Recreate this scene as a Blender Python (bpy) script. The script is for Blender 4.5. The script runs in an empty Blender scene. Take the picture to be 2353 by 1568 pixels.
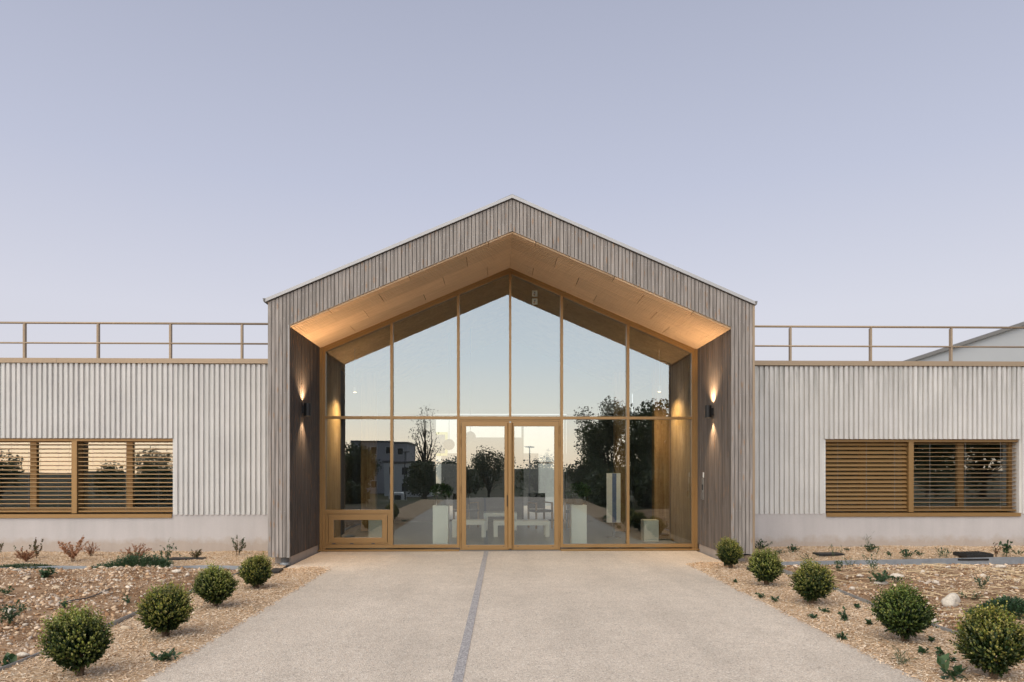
import bpy, bmesh, math, random
import numpy as np
from mathutils import Vector, Matrix, Euler

# ------------------------------------------------------------------ camera, sky, sun, exposure
scn = bpy.context.scene
COL = scn.collection
HC = 1.47                                   # eye height
YAW = math.atan(36.5 / 1568)
cd = bpy.data.cameras.new('camera'); cam = bpy.data.objects.new('camera', cd); COL.objects.link(cam)
cd.sensor_width = 36; cd.lens = 36 * 1568 / 2353; cd.shift_y = 0.125; cd.clip_end = 3000
cam.location = (0, 0, HC); cam.rotation_euler = (math.pi / 2, 0, -YAW)
scn.camera = cam

SUN_EL, SUN_AZ = 3.5, 212.0                 # sun low behind the camera (azimuth clockwise from +Y)
world = bpy.data.worlds.new('World'); scn.world = world; world.use_nodes = True
wt = world.node_tree; wt.nodes.clear()
sky = wt.nodes.new('ShaderNodeTexSky'); sky.sky_type = 'NISHITA'; sky.sun_disc = False
sky.sun_elevation = math.radians(SUN_EL); sky.sun_rotation = math.radians(SUN_AZ)
sky.air_density = 1.0; sky.dust_density = 1.2; sky.ozone_density = 1.0
bg = wt.nodes.new('ShaderNodeBackground'); bg.inputs[1].default_value = 0.02       # Nishita: the sunset glow
wo = wt.nodes.new('ShaderNodeOutputWorld')
tc = wt.nodes.new('ShaderNodeTexCoord'); sx = wt.nodes.new('ShaderNodeSeparateXYZ'); wt.links.new(tc.outputs['Generated'], sx.inputs[0])
def sky_ramp(stops):                       # even twilight sky by height above the horizon (sine of elevation)
    r = wt.nodes.new('ShaderNodeValToRGB'); e = r.color_ramp.elements
    while len(e) < len(stops): e.new(0.5)
    for k, (deg, c) in enumerate(stops):
        e[k].position = max(0, math.sin(math.radians(deg))); e[k].color = (*c, 1)
    wt.links.new(sx.outputs['Z'], r.inputs[0]); return r
anti = sky_ramp([(0, (.80, .78, .845)), (12, (.75, .755, .865)), (22, (.59, .62, .775)), (35, (.455, .485, .625)), (90, (.32, .365, .52))])
west = sky_ramp([(0, (4.00, 3.06, 2.19)), (2, (4.00, 3.31, 2.56)), (5, (3.44, 3.25, 2.94)), (9, (2.88, 2.97, 3.06)), (15, (2.44, 2.62, 2.88)), (26, (1.88, 2.10, 2.44)), (45, (1.15, 1.27, 1.56)), (90, (.33, .38, .55))])
dt = wt.nodes.new('ShaderNodeVectorMath'); dt.operation = 'DOT_PRODUCT'
dt.inputs[1].default_value = (math.sin(math.radians(SUN_AZ)), math.cos(math.radians(SUN_AZ)), 0)
wt.links.new(tc.outputs['Generated'], dt.inputs[0])
mr = wt.nodes.new('ShaderNodeMapRange'); mr.interpolation_type = 'SMOOTHSTEP'; mr.inputs[1].default_value = -0.3; mr.inputs[2].default_value = 0.8
wt.links.new(dt.outputs['Value'], mr.inputs[0])
mx = wt.nodes.new('ShaderNodeMixRGB'); wt.links.new(mr.outputs[0], mx.inputs[0]); wt.links.new(anti.outputs[0], mx.inputs[1]); wt.links.new(west.outputs[0], mx.inputs[2])
bg2 = wt.nodes.new('ShaderNodeBackground'); bg2.inputs[1].default_value = 0.86; wt.links.new(mx.outputs[0], bg2.inputs[0])
ad = wt.nodes.new('ShaderNodeAddShader'); wt.links.new(sky.outputs[0], bg.inputs[0])
wt.links.new(bg.outputs[0], ad.inputs[0]); wt.links.new(bg2.outputs[0], ad.inputs[1]); wt.links.new(ad.outputs[0], wo.inputs[0])
sd = bpy.data.lights.new('sun', 'SUN'); sun = bpy.data.objects.new('sun', sd); COL.objects.link(sun)
sd.energy = 2.0; sd.angle = math.radians(58); sd.color = (1.0, 0.85, 0.60)
_el, _az = math.radians(56), math.radians(SUN_AZ)
sun.rotation_euler = Vector((math.sin(_az) * math.cos(_el), math.cos(_az) * math.cos(_el), math.sin(_el))).to_track_quat('Z', 'Y').to_euler()
sun.location = (0, -20, 15)
scn.view_settings.view_transform = 'Standard'; scn.view_settings.look = 'None'
scn.view_settings.exposure = 0.0; scn.view_settings.gamma = 1.0
scn.cycles.use_denoising = True
scn.cycles.max_bounces = 8; scn.cycles.transparent_max_bounces = 16
scn.cycles.sample_clamp_indirect = 4.0

# ------------------------------------------------------------------ helpers
rnd = random.Random(11)
def tag(o, label, cat, group=None):
    o['label'] = label; o['category'] = cat
    if group: o['group'] = group
    return o
def link(o, parent=None):
    COL.objects.link(o)
    if parent is not None: o.parent = parent
    return o
def thing(name, label, cat, loc=(0, 0, 0), group=None):
    o = bpy.data.objects.new(name, None); o.empty_display_size = 0.2; o.location = loc; link(o)
    return tag(o, label, cat, group)
class MB:
    """collects boxes, prisms, tubes; build() links them as one mesh object"""
    def __init__(s): s.v = []; s.f = []; s.m = []
    def poly(s, vs, fs, m=0):
        b = len(s.v); s.v += [tuple(p) for p in vs]
        for f in fs: s.f.append([b + i for i in f]); s.m.append(m)
        return s
    def box(s, x0, x1, y0, y1, z0, z1, m=0):
        return s.poly([(x0,y0,z0),(x1,y0,z0),(x1,y1,z0),(x0,y1,z0),(x0,y0,z1),(x1,y0,z1),(x1,y1,z1),(x0,y1,z1)],
            [(0,3,2,1),(4,5,6,7),(0,1,5,4),(1,2,6,5),(2,3,7,6),(3,0,4,7)], m)
    def prism(s, pts, d, m=0):
        """pts: 3-D polygon; d: extrusion vector"""
        n = len(pts); q = [tuple(p[k] + d[k] for k in range(3)) for p in pts]
        return s.poly(list(pts) + q, [tuple(range(n))[::-1], tuple(range(n, 2*n))] + [(i, (i+1) % n, n + (i+1) % n, n + i) for i in range(n)], m)
    def tube(s, pts, r, n=8, m=0, cap=True):
        rs = r if isinstance(r, (list, tuple)) else [r] * len(pts)
        b = len(s.v); P_ = [Vector(p) for p in pts]
        for i, p in enumerate(P_):
            t = (P_[min(i+1, len(P_)-1)] - P_[max(i-1, 0)]).normalized()
            a = t.cross(Vector((0, 0, 1)) if abs(t.z) < .9 else Vector((1, 0, 0))).normalized(); c = t.cross(a)
            for k in range(n):
                w = 2 * math.pi * k / n
                s.v.append(tuple(p + (a * math.cos(w) + c * math.sin(w)) * rs[i]))
        for i in range(len(P_) - 1):
            for k in range(n):
                s.f.append([b + i*n + k, b + i*n + (k+1) % n, b + (i+1)*n + (k+1) % n, b + (i+1)*n + k]); s.m.append(m)
        if cap:
            s.f.append([b + k for k in range(n)][::-1]); s.m.append(m)
            s.f.append([b + (len(P_)-1)*n + k for k in range(n)]); s.m.append(m)
        return s
    def lathe(s, prof, c, n=20, m=0):
        """prof: list of (radius, z) ; c centre"""
        b = len(s.v)
        for r, z in prof:
            for k in range(n):
                w = 2*math.pi*k/n; s.v.append((c[0] + r*math.cos(w), c[1] + r*math.sin(w), c[2] + z))
        for i in range(len(prof)-1):
            for k in range(n):
                s.f.append([b+i*n+k, b+i*n+(k+1)%n, b+(i+1)*n+(k+1)%n, b+(i+1)*n+k]); s.m.append(m)
        s.f.append([b+k for k in range(n)][::-1]); s.m.append(m); s.f.append([b+(len(prof)-1)*n+k for k in range(n)]); s.m.append(m)
        return s
    def mesh(s, name, mats, smooth=False):
        me = bpy.data.meshes.new(name); me.from_pydata(s.v, [], s.f)
        for mt in (mats if isinstance(mats, (list, tuple)) else [mats]): me.materials.append(mt)
        if any(s.m): me.polygons.foreach_set('material_index', s.m)
        if smooth: me.polygons.foreach_set('use_smooth', [True] * len(s.f))
        me.update(); return me
    def build(s, name, mats, parent=None, loc=(0, 0, 0), smooth=False, bevel=0):
        o = bpy.data.objects.new(name, s.mesh(name, mats, smooth)); o.location = loc; link(o, parent)
        if bevel:
            b = o.modifiers.new('bevel', 'BEVEL'); b.width = bevel; b.segments = 2; b.limit_method = 'ANGLE'
        return o
def inst(name, me, parent, loc=(0, 0, 0), rot=(0, 0, 0), scale=(1, 1, 1)):
    o = bpy.data.objects.new(name, me); o.location = loc; o.rotation_euler = rot; o.scale = scale
    return link(o, parent)
def np_mesh(name, V, F, mats, col=None, smooth=False):
    """V (n,3), F (m,k) arrays; col: per-vertex colours (n,3)"""
    me = bpy.data.meshes.new(name); V = np.asarray(V, np.float32); F = np.asarray(F, np.int32)
    me.vertices.add(len(V)); me.vertices.foreach_set('co', V.ravel())
    k = F.shape[1]; me.loops.add(F.size); me.loops.foreach_set('vertex_index', F.ravel())
    me.polygons.add(len(F)); me.polygons.foreach_set('loop_start', np.arange(0, F.size, k, dtype=np.int32))
    me.polygons.foreach_set('loop_total', np.full(len(F), k, np.int32))
    if smooth: me.polygons.foreach_set('use_smooth', np.ones(len(F), bool))
    for mt in (mats if isinstance(mats, (list, tuple)) else [mats]): me.materials.append(mt)
    if col is not None:
        at = me.color_attributes.new('tone', 'FLOAT_COLOR', 'POINT')
        at.data.foreach_set('color', np.c_[np.asarray(col, np.float32), np.ones(len(V), np.float32)].ravel())
    me.update(calc_edges=True); return me

# ------------------------------------------------------------------ materials
class NT:
    def __init__(s, name):
        s.mat = bpy.data.materials.new(name); s.mat.use_nodes = True; s.t = s.mat.node_tree
        s.t.nodes.clear(); s.out = s.n('ShaderNodeOutputMaterial')
    def n(s, kind, **kw):
        o = s.t.nodes.new(kind)
        for k, v in kw.items(): setattr(o, k, v)
        return o
    def l(s, a, b): s.t.links.new(a, b)
    def val(s, sock, v):
        if isinstance(v, bpy.types.NodeSocket): s.l(v, sock)
        elif isinstance(v, (tuple, list)) and len(v) == 3 and sock.type == 'RGBA': sock.default_value = (*v, 1)
        else: sock.default_value = v
    def bsdf(s, color, rough=0.8, metal=0.0, bump=None, bump_d=0.01, spec=0.4, **kw):
        b = s.n('ShaderNodeBsdfPrincipled'); s.val(b.inputs['Base Color'], color); s.val(b.inputs['Roughness'], rough)
        s.val(b.inputs['Metallic'], metal); s.val(b.inputs['Specular IOR Level'], spec)
        if bump is not None:
            bp = s.n('ShaderNodeBump'); bp.inputs['Strength'].default_value = 1.0; bp.inputs['Distance'].default_value = bump_d
            s.l(bump, bp.inputs['Height']); s.l(bp.outputs[0], b.inputs['Normal'])
        for k, v in kw.items(): s.val(b.inputs[k], v)
        s.l(b.outputs[0], s.out.inputs[0]); return b
    def coords(s, scale=(1, 1, 1), kind='Object', rand=0):
        c = s.n('ShaderNodeTexCoord').outputs[kind]
        if rand:
            oi = s.n('ShaderNodeObjectInfo'); m = s.n('ShaderNodeVectorMath', operation='SCALE'); cv = s.n('ShaderNodeCombineXYZ')
            for k in range(3): s.l(oi.outputs['Random'], cv.inputs[k])
            s.l(cv.outputs[0], m.inputs[0]); m.inputs['Scale'].default_value = rand
            a = s.n('ShaderNodeVectorMath', operation='ADD'); s.l(c, a.inputs[0]); s.l(m.outputs[0], a.inputs[1]); c = a.outputs[0]
        mp = s.n('ShaderNodeMapping'); mp.inputs['Scale'].default_value = scale; s.l(c, mp.inputs[0]); return mp.outputs[0]
    def noise(s, vec, scale=5, detail=4, rough=0.55, out='Fac', dist=0):
        o = s.n('ShaderNodeTexNoise'); o.inputs['Scale'].default_value = scale; o.inputs['Detail'].default_value = detail
        o.inputs['Roughness'].default_value = rough; o.inputs['Distortion'].default_value = dist; s.l(vec, o.inputs['Vector']); return o.outputs[out]
    def voro(s, vec, scale=5, feature='F1', out='Distance', rand=1):
        o = s.n('ShaderNodeTexVoronoi', feature=feature); o.inputs['Scale'].default_value = scale; o.inputs['Randomness'].default_value = rand
        s.l(vec, o.inputs['Vector']); return o.outputs[out]
    def ramp(s, fac, stops, interp='LINEAR'):
        r = s.n('ShaderNodeValToRGB'); r.color_ramp.interpolation = interp; e = r.color_ramp.elements
        while len(e) < len(stops): e.new(0.5)
        for k, (p, c) in enumerate(stops):
            e[k].position = p; e[k].color = (*c, 1) if isinstance(c, tuple) else (c, c, c, 1)
        s.val(r.inputs[0], fac); return r.outputs[0]
    def mix(s, fac, a, b, mode='MIX'):
        m = s.n('ShaderNodeMixRGB', blend_type=mode); s.val(m.inputs[0], fac); s.val(m.inputs[1], a); s.val(m.inputs[2], b); return m.outputs[0]
    def math(s, op, a, b=0.0, clamp=False):
        m = s.n('ShaderNodeMath', operation=op, use_clamp=clamp); s.val(m.inputs[0], a); s.val(m.inputs[1], b); return m.outputs[0]
    def rand(s): return s.n('ShaderNodeObjectInfo').outputs['Random']
M = {}

def wood(name, dark, mid, light, knot, rand_amt=0.13, grain=(38, 38, 1.6)):
    t = NT(name); v = t.coords(grain, rand=37.0)
    g = t.noise(v, 1.0, 5, .6, dist=.6)
    c = t.ramp(g, [(.28, dark), (.5, mid), (.74, light)])
    r = t.rand(); shade = t.ramp(r, [(0, 1 - rand_amt), (.5, 1.0), (1, 1 + rand_amt * .45)])
    c = t.mix(1, c, shade, 'MULTIPLY')
    big = t.noise(t.coords((6, 6, 1.3), rand=91), 1.0, 2); c = t.mix(1, c, t.ramp(big, [(.3, .84), (.7, 1.10)]), 'MULTIPLY')
    kd = t.voro(t.coords((14, 14, 3.6), rand=53), 1.0); kf = t.ramp(kd, [(.10, 1.0), (.24, 0.0)])
    c = t.mix(t.math('MULTIPLY', kf, .6), c, knot)
    sk = t.noise(t.coords((55, 55, 1.1), rand=17), 1.0, 2); c = t.mix(t.ramp(sk, [(.66, 0.0), (.72, .45)]), c, knot)
    t.bsdf(c, .72, bump=g, bump_d=.002, spec=.25); return t.mat
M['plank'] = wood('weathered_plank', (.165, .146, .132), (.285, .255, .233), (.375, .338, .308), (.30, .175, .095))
M['plank_shaded'] = wood('shaded_recess_plank', (.034, .030, .029), (.068, .058, .054), (.11, .093, .083), (.22, .11, .05))  # recess wall turned from the light, its shade painted into the colour
M['plank_lit'] = wood('lit_recess_plank', (.075, .063, .056), (.14, .118, .104), (.20, .172, .15), (.26, .15, .075), .25)  # lighter copy for the recess wall facing the light, brightness painted in
M['beam'] = wood('interior_timber', (.20, .11, .05), (.30, .18, .085), (.38, .24, .12), (.12, .06, .03), .15, (20, 20, 1))
M['lining'] = wood('golden_spruce_lining', (.40, .25, .11), (.56, .37, .18), (.66, .46, .25), (.20, .10, .045), .1, (26, 26, 1))
def soffit_mat():
    t = NT('soffit_wood'); v = t.coords((3, 60, 60), rand=23)
    g = t.noise(v, 1.0, 4); c = t.ramp(g, [(.3, (.56, .395, .25)), (.7, (.72, .53, .35))])
    c = t.mix(1, c, t.ramp(t.rand(), [(0, .88), (1, 1.1)]), 'MULTIPLY')
    t.bsdf(c, .7, bump=g, bump_d=.001, spec=.25); return t.mat
M['soffit'] = soffit_mat()
def plain(name, c, rough=.6, metal=0., spec=.4, var=.06, scale=6., bump=0):
    t = NT(name); v = t.coords((1, 1, 1), rand=7); n = t.noise(v, scale, 4)
    t.bsdf(t.mix(1, c, t.ramp(n, [(.25, 1 - var), (.75, 1 + var)]), 'MULTIPLY'), rough, metal, n if bump else None, bump, spec=spec); return t.mat
M['gold'] = plain('ochre_aluminium', (.30, .178, .07), .38, .35, .5, .05, 3)
M['tan'] = plain('tan_coated_metal', (.32, .235, .155), .42, .25, .5, .05, 2)
M['slat'] = plain('ochre_blind_slat', (.27, .16, .063), .34, .35, .5, .04, 3)
M['trim'] = plain('pale_grey_metal', (.36, .35, .345), .4, .3, .5, .05, 2)
M['black'] = plain('matt_black', (.012, .012, .013), .45, .2)
M['darkgrey'] = plain('dark_grey_plastic', (.07, .07, .072), .5)
M['backing'] = plain('membrane_black', (.008, .008, .008), .9)
M['steel'] = plain('brushed_steel', (.35, .34, .33), .3, .9)
M['zinc'] = plain('galvanised_steel', (.36, .39, .42), .42, .6, .5, .16, 9)
M['white'] = plain('white_paint', (.72, .72, .70), .6, 0, .3, .03, 3)
M['cream'] = plain('cream_laminate', (.80, .78, .70), .45, 0, .4, .03, 3)
M['grey_wall'] = plain('pale_grey_render', (.40, .41, .42), .8, 0, .2, .03, 1)
M['floor'] = plain('blue_grey_floor', (.06, .085, .095), .35, 0, .5, .08, 3)
M['roofing'] = plain('grey_roof_sheet', (.16, .155, .15), .6)
M['cast'] = plain('cast_iron', (.035, .034, .033), .6, .5, .4, .2, 30, .003)
M['steelpaint'] = plain('dark_painted_steel', (.02, .022, .024), .5, .1)
def concrete(name, base, streak, smooth):
    t = NT(name); w = t.n('ShaderNodeNewGeometry').outputs['Position']
    def mp(sc):
        m = t.n('ShaderNodeMapping'); m.inputs['Scale'].default_value = sc; t.l(w, m.inputs[0]); return m.outputs[0]
    n1 = t.noise(mp((1, 1, 1)), 1.3, 5); n2 = t.noise(mp((22, 22, 1.2)), 1.0, 4); n3 = t.noise(mp((1, 1, 1)), 60, 3)
    c = t.mix(1, base, t.ramp(n1, [(.3, .92), (.7, 1.06)]), 'MULTIPLY')
    if streak:
        c = t.mix(1, c, t.ramp(n2, [(.3, .92), (.55, 1.01), (.75, 1.04)]), 'MULTIPLY')
        sp = t.n('ShaderNodeSeparateXYZ'); t.l(w, sp.inputs[0])
        hi = t.ramp(t.math('DIVIDE', sp.outputs['Z'], 3.4), [(.70, 0.0), (.95, 1.0)])          # run-off stains under the coping
        st = t.ramp(t.noise(mp((14, 14, .9)), 1.0, 5, .65), [(.45, 0.0), (.62, 1.0)])
        east = t.ramp(t.math('MULTIPLY_ADD', sp.outputs['X'], .1), [(0, .15), (.5, .15), (.56, .5), (1, .5)])
        c = t.mix(t.math('MULTIPLY', t.math('MULTIPLY', hi, st), east), c, (.20, .20, .18))
    else:
        sp = t.n('ShaderNodeSeparateXYZ'); t.l(w, sp.inputs[0])
        zz = t.math('ADD', sp.outputs['Z'], t.math('MULTIPLY', t.noise(mp((3, 3, 3)), 1.5, 5, .7), -.35))
        c = t.mix(t.ramp(zz, [(.0, .55), (.12, .0)]), c, (.36, .27, .19))                   # splashed soil
        c = t.mix(1, c, t.ramp(t.noise(mp((5, 5, .35)), 1.0, 5, .6), [(.35, .95), (.65, 1.03)]), 'MULTIPLY')
    c = t.mix(1, c, t.ramp(n3, [(.3, .95), (.7, 1.04)]), 'MULTIPLY')
    pit = t.ramp(t.voro(mp((1, 1, .6)), 9), [(.0, .55), (.035, 1.0)]); c = t.mix(1, c, pit, 'MULTIPLY')
    t.bsdf(c, .88, bump=t.mix(.5, n3, n2), bump_d=.0015 if smooth else .004, spec=.2); return t.mat
M['ribbed'] = concrete('ribbed_concrete', (.59, .575, .555), True, False)
M['plinth'] = concrete('smooth_concrete', (.485, .455, .445), False, True)
def path_mat():
    t = NT('exposed_aggregate'); v = t.coords()
    d = t.voro(v, 95); cc = t.voro(v, 95, out='Color'); hs = t.n('ShaderNodeSeparateColor'); t.l(cc, hs.inputs[0])
    c = t.ramp(hs.outputs[0], [(0, (.30, .27, .24)), (.10, (.45, .385, .325)), (.25, (.545, .465, .385)), (.55, (.60, .515, .43)), (.85, (.65, .57, .48)), (1, (.71, .655, .58))])
    c = t.mix(t.ramp(d, [(.35, 0.0), (.75, .55)]), c, (.40, .34, .28))
    n = t.noise(v, .55, 5, .6); c = t.mix(1, c, t.ramp(n, [(.3, .90), (.7, 1.07)]), 'MULTIPLY')
    n2 = t.noise(v, 5, 4, .6); c = t.mix(1, c, t.ramp(n2, [(.3, .94), (.7, 1.05)]), 'MULTIPLY')
    wr = t.noise(t.coords((1.0, .16, 1)), 1.6, 5, .6); c = t.mix(1, c, t.ramp(wr, [(.32, .90), (.5, 1.0), (.7, 1.06)]), 'MULTIPLY')
    sp_ = t.ramp(t.noise(v, 2.3, 6, .7), [(.60, 0.0), (.74, .35)]); c = t.mix(sp_, c, (.33, .285, .24))
    dk = t.ramp(t.voro(v, 14), [(.0, .4), (.045, .0)]); c = t.mix(dk, c, (.07, .06, .05))
    t.bsdf(c, .85, bump=d, bump_d=.004, spec=.25); return t.mat
M['path'] = path_mat()
def strip_mat():
    t = NT('grey_joint_aggregate'); v = t.coords(); cc = t.voro(v, 110, out='Color'); hs = t.n('ShaderNodeSeparateColor'); t.l(cc, hs.inputs[0])
    t.bsdf(t.ramp(hs.outputs[0], [(0, (.20, .19, .19)), (.6, (.33, .31, .31)), (1, (.46, .44, .43))]), .85); return t.mat
M['strip'] = strip_mat()
def mulch_mat():
    t = NT('wood_chip_mulch'); v = t.coords(); vs = t.coords((1, 2.2, 1))
    d = t.voro(vs, 42); cc = t.voro(vs, 42, out='Color'); hs = t.n('ShaderNodeSeparateColor'); t.l(cc, hs.inputs[0])
    c = t.ramp(hs.outputs[0], [(0, (.42, .28, .165)), (.3, (.61, .43, .275)), (.7, (.72, .54, .365)), (1, (.80, .65, .49))])
    c = t.mix(t.ramp(d, [(.3, 0.0), (.8, .6)]), c, (.24, .15, .08))
    c = t.mix(1, c, t.ramp(t.noise(v, 1.1, 4), [(.3, .88), (.7, 1.08)]), 'MULTIPLY')
    t.bsdf(c, .9, bump=d, bump_d=.012, spec=.15); return t.mat
M['mulch'] = mulch_mat()
def soil_mat():
    t = NT('stony_soil'); v = t.coords(); n = t.noise(v, 2.2, 6, .65); n2 = t.noise(v, 30, 4)
    d = t.voro(v, 38); cc = t.voro(v, 38, out='Color'); hs = t.n('ShaderNodeSeparateColor'); t.l(cc, hs.inputs[0])
    soil = t.ramp(n2, [(.3, (.11, .06, .032)), (.7, (.24, .145, .08))])
    st = t.ramp(hs.outputs[0], [(0, (.36, .22, .125)), (.5, (.58, .40, .255)), (1, (.72, .56, .41))])
    c = t.mix(t.ramp(n, [(.35, .5), (.60, .0)]), soil, st)
    t.bsdf(c, .95, bump=t.mix(.5, d, n2), bump_d=.015, spec=.1); return t.mat
M['soil'] = soil_mat()
def tone_mat(name, rough=.8, spec=.25, trans=0.0, bump=0):
    t = NT(name); a = t.n('ShaderNodeVertexColor', layer_name='tone'); c = a.outputs['Color']
    n = t.noise(t.coords(), 55, 3); c = t.mix(1, c, t.ramp(n, [(.3, .82), (.7, 1.14)]), 'MULTIPLY')
    b = t.bsdf(c, rough, spec=spec, bump=n if bump else None, bump_d=bump)
    if trans:
        tr = t.n('ShaderNodeBsdfTranslucent'); t.l(c, tr.inputs[0]); m = t.n('ShaderNodeMixShader'); m.inputs[0].default_value = trans
        t.l(b.outputs[0], m.inputs[1]); t.l(tr.outputs[0], m.inputs[2]); t.l(m.outputs[0], t.out.inputs[0])
    return t.mat
M['stone'] = tone_mat('limestone', .9, .15, bump=.004); M['chip'] = tone_mat('wood_chip', .9, .1)
M['leaf'] = tone_mat('leaf', .45, .4, .25); M['twig'] = plain('twig_bark', (.11, .07, .04), .8)
M['bark'] = plain('tree_bark', (.055, .042, .032), .9, 0, .2, .3, 12, .02)
M['asphalt'] = plain('asphalt', (.05, .05, .052), .9, 0, .2, .15, 40)
def earth_mat():
    t = NT('dry_ground'); v = t.coords(); n = t.noise(v, .25, 6); n2 = t.noise(v, 9, 4)
    t.bsdf(t.mix(t.ramp(n, [(.4, 0.0), (.6, 1.0)]), t.ramp(n2, [(.3, (.10, .08, .06)), (.7, (.16, .125, .09))]), t.ramp(n2, [(.3, (.045, .055, .025)), (.7, (.08, .085, .04))])), .95, spec=.1); return t.mat
M['earth'] = earth_mat()
def glass_mat(name, refl, tint):
    t = NT(name); g = t.n('ShaderNodeBsdfGlossy'); g.inputs['Roughness'].default_value = 0.0; g.inputs['Color'].default_value = (.86, .95, .99, 1)
    tr = t.n('ShaderNodeBsdfTransparent'); tr.inputs[0].default_value = (*tint, 1)
    fr = t.n('ShaderNodeFresnel'); fr.inputs[0].default_value = 1.5
    fac = t.math('ADD', t.math('MULTIPLY', fr.outputs[0], 1 - refl), refl, True)
    n = t.noise(t.coords((1, 1, 1), rand=13), 1.4, 1); bp = t.n('ShaderNodeBump'); bp.inputs['Distance'].default_value = .0004; bp.inputs['Strength'].default_value = 1
    t.l(n, bp.inputs['Height']); t.l(bp.outputs[0], g.inputs['Normal'])
    m = t.n('ShaderNodeMixShader'); t.l(fac, m.inputs[0]); t.l(tr.outputs[0], m.inputs[1]); t.l(g.outputs[0], m.inputs[2]); t.l(m.outputs[0], t.out.inputs[0])
    return t.mat
M['glass'] = glass_mat('coated_glass', .20, (.86, .93, .89))
def clear_mat():
    t = NT('clear_inner_face'); tr = t.n('ShaderNodeBsdfTransparent'); t.l(tr.outputs[0], t.out.inputs[0]); return t.mat
M['clear'] = clear_mat()
def emit(name, c, s):
    t = NT(name); e = t.n('ShaderNodeEmission'); e.inputs[0].default_value = (*c, 1); e.inputs[1].default_value = s; t.l(e.outputs[0], t.out.inputs[0]); return t.mat
M['lamp'] = emit('lamp_lens', (1.0, .66, .33), 9.0)

def pane(parent, pts, y, name='pane', mats=None):
    """flat pane: polygon of (x, z) in the plane y; coated face toward -Y, 8 mm thick"""
    n = len(pts); ta, tb = rnd.gauss(0, .0013), rnd.gauss(0, .0013); xc = sum(p[0] for p in pts) / n; zc = sum(p[1] for p in pts) / n
    f_ = lambda x, z: y + ta * (x - xc) + tb * (z - zc)
    V = [(x, f_(x, z), z) for x, z in pts] + [(x, f_(x, z) + .008, z) for x, z in pts]
    mb = MB(); mb.poly(V, [tuple(range(n))], 0); mb.poly(V, [tuple(range(n, 2*n))[::-1]] + [(i, n+i, n+(i+1) % n, (i+1) % n) for i in range(n)], 1)
    return mb.build(name, [M['glass'], M['clear']], parent)
def frame_rect(mb, x0, x1, z0, z1, w, y0, y1):
    mb.box(x0, x1, y0, y1, z0, z0 + w); mb.box(x0, x1, y0, y1, z1 - w, z1)
    mb.box(x0, x0 + w, y0, y1, z0 + w, z1 - w); mb.box(x1 - w, x1, y0, y1, z0 + w, z1 - w); return mb

# ------------------------------------------------------------------ ground
def structure(o): o['kind'] = 'structure'; return o
def gh(x, y):
    """large lie of the land: level forecourt, falling gently away behind the camera"""
    t = min(max((-y - 9) / 30, 0), 1); return -.07 - 2.5 * t * t * (3 - 2 * t)
xs = [-900, -300, -100, -40] + [k * 2.5 for k in range(-12, 13)] + [40, 100, 300, 900]
ys = [-900, -300, -120, -80, -60, -50] + [-45 + 2.5 * k for k in range(0, 33)] + [60, 120, 400, 900]
V = [(x, y, gh(x, y)) for y in ys for x in xs]; nx = len(xs)
F = [(j*nx+i, j*nx+i+1, (j+1)*nx+i+1, (j+1)*nx+i) for j in range(len(ys)-1) for i in range(nx-1)]
structure(inst('ground', np_mesh('ground', V, F, M['earth'], smooth=True), None))
XL, XR = -2.45, 2.955                                        # path edges
mb = MB(); mb.box(XL, XR, -9, 12.33, -.12, 0.0); path = structure(mb.build('path', M['path']))
mb = MB(); mb.box(-3.12, XL - .001, 10.15, 12.33, -.12, -.001); mb.box(XR + .001, 3.60, 10.55, 12.33, -.12, -.001); mb.build('entrance_slab', M['path'], path)
mb = MB(); mb.prism([(-.213, 12.2, .002), (-.137, 12.2, .002), (-.405, -9, .002), (-.475, -9, .002)][::-1], (0, 0, .002)); mb.build('joint_strip', M['strip'], path)
mb = MB(); mb.box(-60, 60, -33, -26, -.02, .0); rd = structure(mb.build('road', M['asphalt'], None, (0, 0, gh(0, -29) + .06)))
rd.rotation_euler = (math.atan((gh(0, -26) - gh(0, -33)) / 7), 0, 0)

rng = np.random.default_rng(5)
_w = [(rng.uniform(.6, 5), rng.uniform(0, 6.28), rng.uniform(0, 6.28)) for _ in range(14)]
def wob(x, y):
    return sum(math.sin(k * (x * math.cos(a) + y * math.sin(a)) + p) / (1 + k) for k, a, p in _w) * .12
def wobv(x, y):
    return sum(np.sin(k * (x * math.cos(a) + y * math.sin(a)) + p) / (1 + k) for k, a, p in _w) * .12
def sstep(t): t = np.clip(t, 0, 1); return t * t * (3 - 2 * t)
def mulch_h(x, y):
    rise = np.where(x < 0, .03, .085) * sstep((y - 10.2) / 1.4)
    edge = np.minimum(np.abs(x - XL), np.abs(x - XR)); edge = np.where((x > XL - .6) & (x < XR + .6), sstep(edge / .25), 1.0)
    return -.012 + rise + .03 * edge * (.6 + 2.2 * wobv(x * 2.2, y * 2.2))
def soil_h(x, y):
    d = np.where(x < 0, -3.6 - x, x - 4.06); m = sstep(d / 1.3) * sstep((10.5 - y) / 1.2)
    return -.01 + .05 * m + .10 * m * (.5 + 2 * wobv(x, y)) + .018 * wobv(x * 6, y * 6)
def sheet(name, hf, mats, rects, step):
    V = []; F = []
    for x0, x1, y0, y1 in rects:
        nx = max(2, int((x1 - x0) / step) + 1); ny = max(2, int((y1 - y0) / step) + 1)
        X, Y = np.meshgrid(np.linspace(x0, x1, nx), np.linspace(y0, y1, ny)); Z = hf(X, Y); b = len(V)
        V += list(np.c_[X.ravel(), Y.ravel(), Z.ravel()]); i = np.arange(nx - 1); 
        for j in range(ny - 1):
            a = b + j * nx + i; F += list(np.c_[a, a + 1, a + nx + 1, a + nx])
    return structure(inst(name, np_mesh(name, np.array(V), np.array(F), mats, smooth=True), None))
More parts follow.
